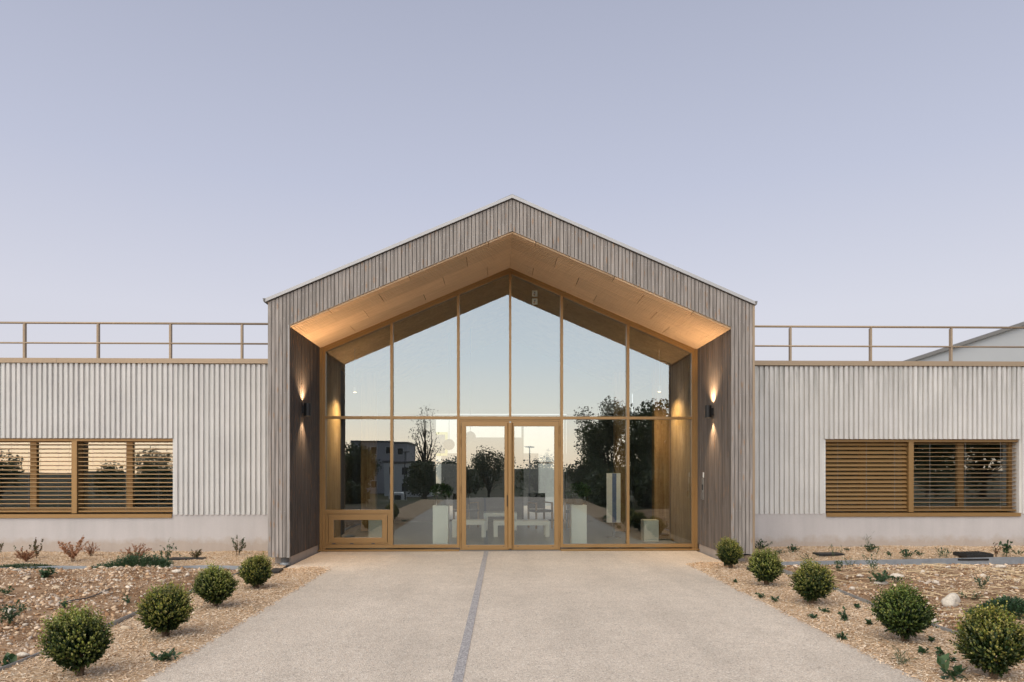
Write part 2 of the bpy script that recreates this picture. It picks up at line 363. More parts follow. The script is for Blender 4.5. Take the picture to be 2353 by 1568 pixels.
EL, ER = -3.60, 4.06                                          # metal edging lines
YE_L, YE_R = 10.12, 10.42
mul_l = [(EL, XL, 2.5, 10.15), (-11.0, EL, YE_L, 12.0), (EL, -3.185, 10.15, 12.0), (EL, XL, -9, 2.5)]
mul_r = [(XR, ER, 2.5, 10.55), (ER, 11.5, YE_R, 12.0), (3.69, ER, 10.55, 12.0), (XR, ER, -9, 2.5)]
sheet('mulch_bed', mulch_h, M['mulch'], mul_l, .05); sheet('mulch_bed', mulch_h, M['mulch'], mul_r, .05)
so_l = [(-11.0, EL, 1.0, YE_L)]; so_r = [(ER, 11.5, 1.0, YE_R)]
sheet('stony_bed', soil_h, M['soil'], so_l, .06); sheet('stony_bed', soil_h, M['soil'], so_r, .06)

def rot_from(ax, ay, az):
    """batch of rotation matrices (n,3,3) Rz*Ry*Rx"""
    cx, sx_, cy, sy, cz, sz = np.cos(ax), np.sin(ax), np.cos(ay), np.sin(ay), np.cos(az), np.sin(az)
    R = np.empty((len(ax), 3, 3)); R[:, 0, 0] = cz*cy; R[:, 0, 1] = cz*sy*sx_-sz*cx; R[:, 0, 2] = cz*sy*cx+sz*sx_
    R[:, 1, 0] = sz*cy; R[:, 1, 1] = sz*sy*sx_+cz*cx; R[:, 1, 2] = sz*sy*cx-cz*sx_; R[:, 2, 0] = -sy; R[:, 2, 1] = cy*sx_; R[:, 2, 2] = cy*cx
    return R
def in_view(x, y, margin=.6):
    return (np.abs(x - .02 * y) < .755 * y + margin) & (y > 3.9)
def scatter_pts(rects, n):
    A = np.array([(b - a) * (d - c) for a, b, c, d in rects]); k = rng.choice(len(rects), n, p=A / A.sum()); r = np.array(rects)[k]
    return r[:, 0] + rng.random(n) * (r[:, 1] - r[:, 0]), r[:, 2] + rng.random(n) * (r[:, 3] - r[:, 2])
def chips(name, rects, n, hf, label):
    x, y = scatter_pts(rects, n); k = in_view(x, y); x, y = x[k], y[k]; n = len(x)
    z = hf(x, y) + rng.uniform(.001, .012, n); L = rng.uniform(.007, .021, n); W = L * rng.uniform(.16, .42, n)
    R = rot_from(rng.normal(0, .45, n), rng.normal(0, .35, n), rng.uniform(0, 6.28, n))
    base = np.zeros((n, 5, 3)); base[:, 0, 0] = -L; base[:, 2, 0] = L; base[:, 1, 1] = -W; base[:, 3, 1] = W; base[:, 1, 0] = L * .6; base[:, 3, 0] = -L * .6; base[:, 4, 2] = W * .8
    P_ = np.einsum('nij,nkj->nki', R, base) + np.c_[x, y, z][:, None, :]
    f0 = np.array([(0, 1, 4), (1, 2, 4), (2, 3, 4), (3, 0, 4)]); F = (f0[None] + (np.arange(n) * 5)[:, None, None]).reshape(-1, 3)
    pal = np.array([(.72, .56, .40), (.66, .48, .325), (.58, .40, .25), (.76, .64, .50), (.46, .29, .165), (.68, .53, .39)])
    c = pal[rng.integers(0, 6, n)] * rng.uniform(.8, 1.12, (n, 1)); C = np.repeat(c, 5, 0)
    o = inst(name, np_mesh(name, P_.reshape(-1, 3), F, M['chip'], C), None); o['kind'] = 'stuff'; o['label'] = label; o['category'] = 'mulch'; return o
spill_l = [(XL - .01, XL + .05, 3.5, 10.1), (-3.0, XL, 10.1, 10.3)]; spill_r = [(XR - .05, XR + .01, 3.5, 10.5)]
chips('wood_chips', mul_l[:3], 60000, mulch_h, 'pinkish wood chip mulch along the vent window side of the path')
chips('wood_chips', mul_r[:3], 60000, mulch_h, 'pinkish wood chip mulch along the intercom side of the path')
zero = lambda x, y: np.zeros_like(x) + .001
chips('wood_chips', spill_l + spill_r, 1500, zero, 'loose wood chips strayed onto the path edges')

def ico(sub=1):
    bm = bmesh.new(); bmesh.ops.create_icosphere(bm, subdivisions=sub, radius=1); bm.verts.ensure_lookup_table()
    V = np.array([v.co[:] for v in bm.verts]); F = np.array([[v.index for v in f.verts] for f in bm.faces]); bm.free(); return V, F
IV, IF = ico(1)
def stones(name, rects, n, hf, label, smin=.006, smax=.036):
    x, y = scatter_pts(rects, n); k = in_view(x, y); x, y = x[k], y[k]; n = len(x)
    keep = rng.random(n) < np.clip(np.where(x < 0, .66, .45) + 2.6 * wobv(x * 1.3 + 9, y * 1.3), .12, 1); x, y = x[keep], y[keep]; n = len(x)
    s = smin * (smax / smin) ** (rng.random(n) ** 2.6); z = hf(x, y) + s * rng.uniform(-.1, .35, n)
    R = rot_from(rng.normal(0, .5, n), rng.normal(0, .5, n), rng.uniform(0, 6.28, n))
    sc = s[:, None] * rng.uniform([.85, .5, .25], [1.5, 1.0, .6], (n, 3))
    B = IV[None] * rng.uniform(.6, 1.25, (n, len(IV), 1)) * sc[:, None, :]
    P_ = np.einsum('nij,nkj->nki', R, B) + np.c_[x, y, z][:, None, :]
    F = (IF[None] + (np.arange(n) * len(IV))[:, None, None]).reshape(-1, 3)
    pal = np.array([(.76, .59, .43), (.70, .50, .33), (.58, .38, .225), (.80, .68, .55), (.46, .27, .15), (.58, .47, .38), (.74, .54, .36), (.34, .19, .10)])
    c = pal[rng.integers(0, 8, n)] * rng.uniform(.62, 1.02, (n, 1)); C = np.repeat(c, len(IV), 0)
    o = inst(name, np_mesh(name, P_.reshape(-1, 3), F, M['stone'], C), None); o['kind'] = 'stuff'; o['label'] = label; o['category'] = 'rubble'; return o
stones('rubble', so_l[:1], 70000, soil_h, 'small limestone rubble strewn over the brown soil on the vent window side')
stones('rubble', so_r[:1], 70000, soil_h, 'small limestone rubble strewn over the brown soil on the intercom side')
def straw(rects, n):
    x, y = scatter_pts(rects, n); k = in_view(x, y); x, y = x[k], y[k]; n = len(x); z = soil_h(x, y) + rng.uniform(.012, .035, n)
    L = rng.uniform(.04, .16, n); W = np.full(n, .0022); base = np.zeros((n, 4, 3)); base[:, 0] = np.c_[-L, -W, 0*L]; base[:, 1] = np.c_[L, -W, 0*L]; base[:, 2] = np.c_[L, W, .004+0*L]; base[:, 3] = np.c_[-L, W, .004+0*L]
    P_ = np.einsum('nij,nkj->nki', rot_from(rng.normal(0, .3, n), rng.normal(0, .09, n), rng.normal(0, .7, n)), base) + np.c_[x, y, z][:, None, :]
    F = np.array([(0, 1, 2, 3)])[None] + (np.arange(n) * 4)[:, None, None]
    C = np.repeat(np.array([(.58, .44, .27)]) * rng.uniform(.7, 1.1, (n, 1)), 4, 0)
    o = inst('straw', np_mesh('straw', P_.reshape(-1, 3), F.reshape(-1, 4), M['chip'], C), None); o['kind'] = 'stuff'; o['label'] = 'dry straw stalks lying on the stony soil'; o['category'] = 'straw'
straw([(4.3, 10.5, 4.2, 9.6)], 1700)

# ------------------------------------------------------------------ timber portal
CX, HO, HI, Y0, YG = .245, 3.70, 3.385, 10.40, 12.25
SL = .43
def z_out(x): return 5.585 - SL * abs(x - CX)          # top of the cladding
def z_in(x): return 5.10 - SL * abs(x - CX)            # lower edge of the gable cladding
portal = thing('entrance_portal', 'gabled entrance porch clad in grey-brown vertical timber planks with glowing soffit', 'porch', (CX, Y0, 0))
def to(o):                                              # keep world placement under a shifted parent
    o.location = Vector(o.location) - Vector((CX, Y0, 0)); return o
ZB = .13
def plank(x0, x1, y0, y1, z0a, z0b, z1a, z1b, mat='plank', name='plank'):
    """vertical plank, box with sloping ends (a at x0/y0 side, b at the other side)"""
    cx, cy = (x0 + x1) / 2, (y0 + y1) / 2; zb = min(z0a, z0b); v = []
    for z_a, z_b in ((z0a, z0b), (z1a, z1b)):
        if x1 - x0 >= y1 - y0: q = [(x0, y0, z_a), (x1, y0, z_b), (x1, y1, z_b), (x0, y1, z_a)]
        else: q = [(x0, y0, z_a), (x1, y0, z_a), (x1, y1, z_b), (x0, y1, z_b)]
        v += [(a - cx, b - cy, c - zb) for a, b, c in q]
    mb = MB(); mb.poly(v, [(0,3,2,1),(4,5,6,7),(0,1,5,4),(1,2,6,5),(2,3,7,6),(3,0,4,7)])
    return to(mb.build(name, M[mat], portal, (cx, cy, zb)))
nails = MB()
def nail(x, y, z): 
    r = .0052; nails.poly([(x + r*math.cos(a), y - .0012, z + r*math.sin(a)) for a in [k*math.pi/3 for k in range(6)]], [(0,1,2,3,4,5)])
NP = 132; PW = 2 * HO / NP; GAP = .0095
for i in range(NP):
    x0 = CX - HO + i * PW + GAP / 2; x1 = x0 + PW - GAP; dy = rnd.uniform(-.002, .002)
    xm = (x0 + x1) / 2
    pier = abs(xm - CX) > HI
    b = (ZB + rnd.uniform(-.006, .006),) * 2 if pier else (z_in(x0), z_in(x1))
    if xm > CX and pier: b = (b[0] + .03, b[1] + .03)
    plank(x0, x1, Y0 + dy, Y0 + .024 + dy, b[0], b[1], z_out(x0) - .004, z_out(x1) - .004)
    zz = [z_in(xm) + .13 + .03 * (i % 2), z_in(xm) + .36 + .03 * (i % 2)]
    if pier: zz += [.22 + .6 * k for k in range(6)]
    for q in zz: nail(xm + rnd.uniform(-.004, .004), Y0 + dy, q + rnd.uniform(-.01, .01))
NR = 33; RW = (YG - .02 - Y0 - .03) / NR
for s in (-1, 1):
    wm = 'plank_shaded' if s < 0 else 'plank_lit'; xw = CX + s * HI; x0, x1 = (xw - .024, xw) if s < 0 else (xw, xw + .024)  # shaded and lit copies of the same recess planks
    for i in range(NR):
        y0 = Y0 + .03 + i * RW + .002; y1 = y0 + RW - .005; top = z_in(xw) + .01; d = rnd.uniform(-.0025, .0025)
        cut = rnd.uniform(.5, 2.6)
        if rnd.random() < .45:
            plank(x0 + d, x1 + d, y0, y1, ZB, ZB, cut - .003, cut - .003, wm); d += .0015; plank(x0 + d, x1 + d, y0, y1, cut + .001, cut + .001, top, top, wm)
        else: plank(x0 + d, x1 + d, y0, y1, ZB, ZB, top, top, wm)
    xo = CX + s * HO; x0, x1 = (xo, xo + .024) if s < 0 else (xo - .024, xo)
    for i in range(28):
        y0 = Y0 + .03 + i * .0565; plank(x0, x1, y0, y0 + .05, ZB, ZB, z_out(xo) - .02, z_out(xo) - .02)
to(nails.build('nails', M['trim'], portal)); 
bpy.data.objects['nails']['kind'] = 'stuff'; bpy.data.objects['nails'].name = 'nail_heads'
# soffit boards: grooved panels, seven ribs each, staggered
ang = math.atan(SL); LS = HI / math.cos(ang)
RIB = (YG - Y0 - .02) / 25
def soffit_board(s, u0, u1, r0, r1):
    mb = MB(); w = (r1 - r0) * RIB
    mb.box(0, u1 - u0 - .009, .001, w - .001, .010, .022)
    for k in range(r1 - r0): mb.box(0, u1 - u0 - .009, k * RIB + .011, (k + 1) * RIB - .011, -.018, .0105)
    o = mb.build('soffit_board', M['soffit'], portal)
    # local x runs down the slope from the ridge
    ax = Vector((s * math.cos(ang), 0, -math.sin(ang))); nz = Vector((s * math.sin(ang), 0, math.cos(ang))); ay = Vector((0, 1, 0))
    mtx = Matrix(((ax.x, ay.x, nz.x), (ax.y, ay.y, nz.y), (ax.z, ay.z, nz.z)))
    if s < 0: pass
    org = Vector((CX + s * .004, Y0 + .02 + r0 * RIB, 5.10)) + ax * u0 - nz * .004
    o.matrix_local = Matrix.Translation(org - Vector((CX, Y0, 0))) @ mtx.to_4x4()
for s in (-1, 1):
    for c, (r0, r1) in enumerate([(0, 3), (3, 10), (10, 17), (17, 24), (24, 25)]):
        cuts = [0] + [q for q in (([.40, 1.72, 3.04], [.78, 2.26], [1.22, 2.62], [.44, 1.62, 2.98], [1.1, 2.5])[c])] + [LS]
        for a, b in zip(cuts, cuts[1:]): soffit_board(s, a, b, r0, r1)
# shell behind the cladding, plinths, trims
bk = MB()
for s in (-1, 1):
    a, b = sorted((CX + s * (HI + .026), CX + s * (HO - .026)))
    bk.prism([(a, Y0 + .027, ZB + .01), (b, Y0 + .027, ZB + .01), (b, Y0 + .027, z_out(b) - .03), (a, Y0 + .027, z_out(a) - .03)], (0, 1.83, 0))
    e = CX + s * (HI + .026)
    bk.prism([(CX, Y0 + .027, 5.135), (e, Y0 + .027, z_in(e) + .035), (e, Y0 + .027, z_out(e) - .03), (CX, Y0 + .027, z_out(CX) - .03)], (0, 1.83, 0))
to(bk.build('shell', M['backing'], portal))
for s in (-1, 1):
    a, b = sorted((CX + s * (HI + .03), CX + s * (HO - .05)))
    to(MB().box(a, b, Y0 + .20, 12.3, -.1, ZB + .005).build('plinth', M['plinth'], portal))
for s in (-1, 1):
    mb = MB(); xo = CX + s * (HO + .035)
    mb.prism([(CX, Y0 - .03, 5.595), (xo, Y0 - .03, 5.595 - SL * (HO + .035)), (xo, Y0 - .03, 5.645 - SL * (HO + .035)), (CX, Y0 - .03, 5.645)], (0, .05, 0))
    to(mb.build('roof_edge_trim', M['trim'], portal))
    mb = MB(); mb.prism([(CX, Y0 + .021, 5.60), (xo, Y0 + .021, 5.60 - SL * (HO + .035)), (xo, Y0 + .021, 5.635 - SL * (HO + .035)), (CX, Y0 + .021, 5.635)], (0, 10.2, 0))
    to(mb.build('roof_sheet', M['roofing'], portal))
    mb = MB(); zc = 5.645 - SL * (HO + .035); mb.prism([(xo - s*.01, Y0 - .04, zc + .004), (xo + s * .025, Y0 - .04, zc + .004), (xo + s * .015, Y0 - .04, zc - .045), (xo - s * .0, Y0 - .04, zc - .06)], (0, 3, 0))
    to(mb.build('gutter', M['roofing'], portal))
mb = MB(); mb.prism([(CX - .22, Y0 - .01, 5.648 - .0946), (CX, Y0 - .01, 5.648), (CX + .22, Y0 - .01, 5.648 - .0946), (CX + .22, Y0 - .01, 5.656 - .0946), (CX, Y0 - .01, 5.658), (CX - .22, Y0 - .01, 5.656 - .0946)], (0, 10, 0))
to(mb.build('ridge_cap', M['roofing'], portal))
mb = MB(); mb.box(CX - HI - .006, CX - HI + .003, Y0 - .004, Y0 + .028, ZB, z_in(CX - HI)); to(mb.build('corner_trim', M['trim'], portal))
mb = MB(); mb.box(CX + HI - .003, CX + HI + .006, Y0 - .004, Y0 + .028, ZB + .03, z_in(CX + HI)); to(mb.build('corner_trim', M['plank'], portal))
mb = MB(); mb.box(CX + HO - .002, CX + HO + .03, Y0 - .005, Y0 + .06, ZB + .02, z_out(CX + HO) - .01); to(mb.build('corner_trim', M['tan'], portal))
mb = MB(); mb.tube([(CX - HI - .085, Y0 + .10, -.05), (CX - HI - .085, Y0 + .10, ZB + .05)], .06, 18); dp = to(mb.build('downpipe', M['darkgrey'], portal, smooth=False))
mb = MB(); mb.lathe([(.064, .0), (.072, .012), (.072, .035), (.064, .045)], (CX - HI - .085, Y0 + .10, .0), 18); co = mb.build('collar', M['zinc'], dp)

# ------------------------------------------------------------------ glazed front with doors and vent window
gl = thing('glazed_front', 'tall ochre-framed glass front filling the gabled porch, mirroring the evening sky', 'glass front', (0, 0, 0))
YF, YP = YG, YG + .045                                      # frame face, glass plane
GOLD = M['gold']
XM = [-1.868, -.678, .253, 1.18, 2.377]; JL, JR = -3.14, 3.63
TW = .10
def z_top(x): return z_in(x) - TW - .015                    # underside of the sloping head
for nm, x0, x1, y0 in (('jamb', JL, JL + .045, YF - .035), ('jamb', JL + .045, JL + .095, YF), ('jamb', JR - .045, JR, YF - .035), ('jamb', JR - .095, JR - .045, YF)):
    mb = MB(); za, zb = z_in(x0) - .02, z_in(x1) - .02; mb.poly([(x0, y0, .03), (x1, y0, .03), (x1, YF + .12, .03), (x0, YF + .12, .03), (x0, y0, za), (x1, y0, zb), (x1, YF + .12, zb), (x0, YF + .12, za)],
        [(0,3,2,1),(4,5,6,7),(0,1,5,4),(1,2,6,5),(2,3,7,6),(3,0,4,7)]); mb.build(nm, GOLD, gl)
for s, e in ((-1, JL + .095), (1, JR - .095)):
    mb = MB(); mb.prism([(CX, YF + .004, z_in(CX) - .015), (e, YF + .004, z_in(e) - .015), (e, YF + .004, z_top(e)), (CX, YF + .004, z_top(CX))], (0, .12, 0)); mb.build('head_rail', GOLD, gl)
    mb = MB(); mb.prism([(CX, YF + .001, z_in(CX) - .018), (e, YF + .001, z_in(e) - .018), (e, YF + .001, z_in(e) - .058), (CX, YF + .001, z_in(CX) - .058)], (0, -.02, 0)); mb.build('head_trim', GOLD, gl)
for i, x in enumerate(XM):
    z0 = 2.415 if i == 2 else .06; w = .020 if i == 2 else .024
    mb = MB(); mb.poly([(x-w, YF-.012, z0), (x+w, YF-.012, z0), (x+w, YF+.11, z0), (x-w, YF+.11, z0)] + [(q, y, z_top(x) - .0015 * k) for k, (q, y) in enumerate(((x-w, YF-.012), (x+w, YF-.012), (x+w, YF+.11), (x-w, YF+.11)))],
        [(0,3,2,1),(4,5,6,7),(0,1,5,4),(1,2,6,5),(2,3,7,6),(3,0,4,7)]); mb.build('mullion', GOLD, gl)
seg = [JL + .095] + XM + [JR - .095]
for i in range(6):
    a = seg[i] + (.024 if i else 0); b = seg[i+1] - (.024 if i < 5 else 0)
    if i in (2, 3): continue
    mb = MB(); mb.box(a, b, YF - .008, YF + .11, 2.366, 2.414); mb.build('transom', GOLD, gl)
mb = MB(); mb.box(seg[2] + .024, seg[4] - .024, YF - .008, YF + .11, 2.366, 2.414); mb.build('transom', GOLD, gl)
for a, b in ((seg[0], seg[1] - .024), (seg[1] + .024, seg[2] - .024), (seg[4] + .024, seg[5] - .024), (seg[5] + .024, seg[6])):
    mb = MB(); mb.box(a, b, YF - .006, YF + .11, .06, .118); mb.build('bottom_rail', GOLD, gl)
mb = MB(); mb.box(JL - .03, -.66, YF - .06, YF + .12, .004, .035); mb.build('threshold', GOLD, gl)
mb = MB(); mb.box(1.16, JR + .03, YF - .06, YF + .12, .004, .035); mb.build('threshold', GOLD, gl)
mb = MB(); mb.box(-.655, 1.155, YF - .04, YF + .12, .002, .014); mb.build('threshold', M['steel'], gl)
for i in range(6):
    a = seg[i] + (.02 if i else -.005); b = seg[i+1] - (.02 if i < 5 else -.005)
    pts = [(a, 2.405), (b, 2.405), (b, z_top(b) + .01), (a, z_top(a) + .01)]
    pane(gl, pts, YP)
pane(gl, [(seg[0] - .005, .735), (seg[1] - .02, .735), (seg[1] - .02, 2.375), (seg[0] - .005, 2.375)], YP)
for i in (1, 4, 5):
    a = seg[i] + .02; b = seg[i+1] - (.02 if i < 5 else -.005); pane(gl, [(a, .11), (b, .11), (b, 2.375), (a, 2.375)], YP)
mb = MB(); mb.box(seg[0], seg[1] - .024, YF - .007, YF + .11, .675, .74); mb.build('transom', GOLD, gl)
# vent window
a, b = seg[0], seg[1] - .024
vw = frame_rect(MB(), a + .002, b - .002, .12, .674, .045, YF + .012, YF + .10).build('vent_window', GOLD, gl)
frame_rect(MB(), a + .055, b - .055, .15, .652, .092, YF - .004, YF + .07).build('sash', GOLD, vw, bevel=.004)
pane(vw, [(a + .14, .235), (b - .14, .235), (b - .14, .57), (a + .14, .57)], YF + .03)
for q in (.12, .44, .60, .82, .98):
    mb = MB(); mb.box(a + q, a + q + .055, YF - .006, YF + .01, .133, .146); mb.build('latch', M['darkgrey'] if q in (.12, .44, .82) else GOLD, vw)
# door frame and leaves
frame_rect(MB(), -.652, 1.154, -.03, 2.362, .028, YF + .004, YF + .11).build('door_frame', GOLD, gl)
for s, x0, x1 in ((-1, -.620, .238), (1, .268, 1.124)):
    g0, g1 = (x0 + .082, x1 - .088) if s < 0 else (x0 + .058, x1 - .078)
    lf = MB(); lf.box(x0, x1, YF - .012, YF + .055, .02, .108); lf.box(x0, x1, YF - .012, YF + .055, 2.238, 2.328)
    lf.box(x0, g0, YF - .012, YF + .055, .108, 2.238); lf.box(g1, x1, YF - .012, YF + .055, .108, 2.238)
    leaf = lf.build('door_leaf', GOLD, gl, bevel=.003)
    pane(leaf, [(g0 - .01, .10), (g1 + .01, .10), (g1 + .01, 2.246), (g0 - .01, 2.246)], YF + .02)
    hx = x0 - .013 if s < 0 else x1 + .013
    for z in (2.18, 1.94, 1.10, .26):
        mb = MB(); mb.tube([(hx, YF - .018, z - .066), (hx, YF - .018, z + .066)], .0095, 10); mb.tube([(hx, YF - .018, z - .004), (hx, YF - .018, z + .004)], .0115, 10); mb.build('hinge', GOLD, leaf)
    for q in (x0 + .11, x1 - .12):
        mb = MB(); mb.box(q, q + .03, YF - .0135, YF - .011, .075, .083); mb.build('drain_cap', M['darkgrey'], leaf)
    if s > 0:
        mb = MB(); n = 14
        pts = [(.2535 + .052 * math.cos(math.pi + math.pi * k / n), YF - .012 + .045 * math.sin(math.pi + math.pi * k / n)) for k in range(n + 1)]
        mb.prism([(p[0], p[1], .045) for p in pts], (0, 0, 2.25)); mb.build('finger_guard', GOLD, leaf)
        mb = MB(); mb.box(.193, .2035, YF - .045, YF - .005, .80, 1.0); mb.build('handle', M['black'], leaf)
# labels stuck on the beam behind the glass
st = thing('notice_plate', 'two small white safety notices fixed to the beam behind the gable glass', 'notice', (.70, 12.36, 4.58))
for k, z in enumerate((.07, -.075)):
    mb = MB(); mb.box(-.048, .048, -.006, 0, z - .055, z + .055); p = mb.build('plate', M['white'], st)
    mb = MB(); mb.box(-.012, .012, -.0085, -.0065, z + .0, z + .03); mb.build('symbol', plain('notice_blue', (.03, .06, .18)), p)
    mb = MB(); mb.box(-.02, .004, -.0085, -.0065, z - .035, z - .008); mb.build('symbol', plain('notice_red', (.25, .05, .03)), p)

# ------------------------------------------------------------------ wall lamps and intercom
def wall_lamp(xw, s, y, zc, label):
    """s: direction from wall into the porch"""
    t = thing('wall_lamp', label, 'wall lamp', (xw, y, zc), 'wall lamps in the porch'); cx = s * .088
    mb = MB(); n = 24; r, h = .054, .102
    mb.lathe([(r - .006, -h + .02), (r - .006, -h), (r, -h), (r, h), (r - .006, h), (r - .006, h - .02)], (cx, 0, 0), n); mb.build('lamp_body', M['black'], t)
    mb = MB(); mb.box(*sorted((s * .004, s * .04)), -.022, .022, -.06, .06); mb.build('bracket', M['black'], t, bevel=.004)
    for q in (-1, 1):
        mb = MB(); mb.lathe([(r - .0065, -.002), (r - .0065, .002)], (cx, 0, q * (h - .012)), n); mb.build('lens', M['lamp'], t)
        ld = bpy.data.lights.new('spot', 'SPOT'); ld.energy = 110 if q > 0 else 85; ld.color = (1.0, .66, .37); ld.spot_size = math.radians(124 if q > 0 else 88); ld.spot_blend = 1.0; ld.shadow_soft_size = .02
        lo = bpy.data.objects.new('lamp_light', ld); lo.location = (cx, 0, q * (h + .004)); lo.rotation_euler = (0 if q < 0 else math.pi, 0, 0); link(lo, t)
wall_lamp(CX - HI, 1, 11.12, 2.43, 'lit black cylinder wall lamp on the planks nearest the vent window')
wall_lamp(CX + HI, -1, 11.32, 2.43, 'lit black cylinder wall lamp on the planks above the intercom panel')
ic = thing('intercom_panel', 'narrow steel intercom panel with small paper sticker on the plank wall', 'intercom', (CX + HI, 11.86, 0))
mb = MB(); mb.box(-.018, -.002, -.045, .045, .93, 1.31); pn = mb.build('panel', M['steel'], ic, bevel=.003)
mb = MB(); mb.box(-.021, -.0185, -.03, .03, 1.10, 1.20); mb.build('screen', M['black'], pn)
for z in (1.02, 1.05, 1.08):
    mb = MB(); mb.box(-.022, -.0185, -.02, .02, z, z + .012); mb.build('button', M['trim'], pn)
mb = MB(); mb.box(-.05, -.0185, -.035, -.02, .95, 1.06); mb.build('rain_hood', M['steel'], pn)
mb = MB(); mb.box(-.006, -.004, -.04, .03, 1.32, 1.41); mb.build('sticker', M['white'], ic)

# ------------------------------------------------------------------ wings
YW = 12.0
def rib_mesh(h):
    mb = MB(); w, tw, d = .029, .018, .040
    mb.prism([(-.032, 0, 0), (-.023, -d, 0), (.026, -d, 0), (.030, 0, 0)][::-1], (0, 0, h)); return mb.mesh('rib', M['ribbed'])
PITCH = .0893
def wing(x_in, x_out, wx0, wx1, mull, label, zgr, blinds, side):
    """x_in: portal side, wx0..wx1 window opening, side -1 / +1"""
    t = thing('concrete_wing', label, 'building wing', ((x_in + x_out) / 2, YW, 0)); ox = (x_in + x_out) / 2
    L = lambda o: (setattr(o, 'location', Vector(o.location) - Vector((ox, YW, 0))), o)[1]
    xa, xb = sorted((x_in, x_out)); ZT, ZS, ZWB, ZWT = 3.30, .685, .70, 2.0; a, b = max(xa, wx0), min(xb, wx1)
    mb = MB(); 
    for x0, x1, z0, z1 in ((xa, a, ZS, ZT), (b, xb, ZS, ZT), (a, b, ZWT, ZT)):
        if x1 - x0 > .01: mb.box(x0, x1, YW, YW + .28, z0, z1)
    L(mb.build('wall', M['ribbed'], t))
    mb = MB(); mb.box(xa, xb, YW - .018, YW + .28, -.1, ZS - .002); L(mb.build('plinth_wall', M['plinth'], t))
    full, short = rib_mesh(ZT - ZS - .0), rib_mesh(ZT - ZWT - .004)
    n = int((xb - xa) / PITCH); 
    for i in range(n):
        x = xa + (i + .5) * PITCH; over = a - .02 < x < b + .02
        o = inst('rib', short if over else full, t, (x, YW + .001, (ZWT + .004) if over else ZS - .012), (0, 0, 0), (rnd.uniform(.92, 1.08), rnd.uniform(.85, 1.1), 1)); L(o)
    mb = MB(); cur = xa
    while cur < xb - .01:                                              # coping in lengths with butt joints
        e = min(cur + 3.02, xb); mb = MB(); mb.box(cur + .0015, e - .0015, YW - .06, YW + .34, 3.302, 3.385); L(mb.build('coping', M['tan'], t)); cur = e
    mb = MB(); mb.box(xa, xb, YW + .28, YW + 7, 3.05, 3.2); L(mb.build('flat_roof', M['roofing'], t))
    # room behind
    mb = MB(); mb.box(xa, xb, YW + 5.2, YW + 5.3, 0, 3.04); mb.box(xa, xb, YW + .3, YW + 5.2, -.02, .0); L(mb.build('room_wall', M['grey_wall'], t))
    mb = MB(); 
    for x in (xa, xb - .1): mb.box(x, x + .1, YW + .29, YW + 5.19, .002, 3.04)
    L(mb.build('room_wall', M['grey_wall'], t))
    # window
    w = L(frame_rect(MB(), a, b, ZWB + .02, ZWT - .002, .06, YW + .17, YW + .23).build('window', GOLD, t))
    def W(o): return o
    mb = MB(); mb.box(a - .0, b + .0, YW - .045, YW + .20, ZWB - .045, ZWB - .012); mb.box(a, b, YW - .045, YW - .035, ZWB - .075, ZWB - .045); mb.build('sill', GOLD, w)
    mb = MB(); mb.box(a + .001, b - .001, YW + .03, YW + .16, ZWT - .045, ZWT - .003); mb.build('blind_box', GOLD, w)
    xs_ = [a] + list(mull) + [b]
    for m_ in mull:
        mb = MB(); mb.box(m_ - .045, m_ + .045, YW + .03, YW + .24, ZWB + .001, ZWT - .046); mb.build('mullion', GOLD, w)
    for k in range(len(xs_) - 1):
        p0 = xs_[k] + (.046 if k else .0); p1 = xs_[k+1] - (.046 if k < len(xs_) - 2 else .0)
        c = (p0 + p1) / 2
        mb = MB(); mb.box(c - .055, c + .055, YW + .165, YW + .235, ZWB + .08, ZWT - .06); mb.build('post', GOLD, w)
        for q0, q1 in ((p0, c - .05), (c + .05, p1)):
            pane(w, [(q0, ZWB + .07), (q1, ZWB + .07), (q1, ZWT - .05), (q0, ZWT - .05)], YW + .20)
        # blind: slats, bottom bar, cords
        tilt, ns, zt, zb = blinds[k]
        prof = [(-.036, -.007), (-.031, .001), (-.012, .0035), (.012, .0035), (.031, .001), (.036, -.003)]
        mb = MB(); y0 = 0; ca, sa = math.cos(tilt), math.sin(tilt)
        pr = [(u * ca - v * sa, u * sa + v * ca) for u, v in prof]; lx = (p1 - p0) / 2 - .012
        V = [(sx_, u, v) for sx_ in (-lx, lx) for u, v in pr] ; m_n = len(pr)
        mb.poly(V, [(i, i + 1, m_n + i + 1, m_n + i) for i in range(m_n - 1)])
        sm = mb.mesh('slat', M['slat'])
        for j in range(ns):
            z = zt - (zt - zb) * j / (ns - 1); inst('slat', sm, w, (c, YW + .085, z), (rnd.gauss(0, .012), rnd.gauss(0, .0006), 0))
        mb = MB(); mb.box(p0 + .012, p1 - .012, YW + .05, YW + .115, zb - .085, zb - .055); mb.build('bottom_bar', M['slat'], w, bevel=.006)
        for f in (.16, .5, .84):
            mb = MB(); x = p0 + (p1 - p0) * f; mb.tube([(x, YW + .048, zb - .06), (x, YW + .048, ZWT - .05)], .0016, 4); mb.build('cord', M['trim'], w)
    for o in list(w.children): o.location = Vector(o.location) - Vector(w.location) - Vector((ox, YW, 0)) if o.data.name.split('.')[0] != 'slat' else Vector(o.location) - Vector((ox, YW, 0)) - Vector(w.location)
    return t
wing(-3.44, -10.6, -8.86, -5.62, [-7.33], 'ribbed pale concrete wing behind the dry shrubs with evenly open ochre blinds', 0, [(.14, 16, 1.90, .80), (.14, 16, 1.90, .80)], -1)
wing(3.93, 11.2, 5.856, 9.36, [7.42], 'ribbed pale concrete wing stained under its coping with one blind tilted shut', 0, [(.88, 16, 1.92, .80), (.0, 16, 1.92, .80)], 1)

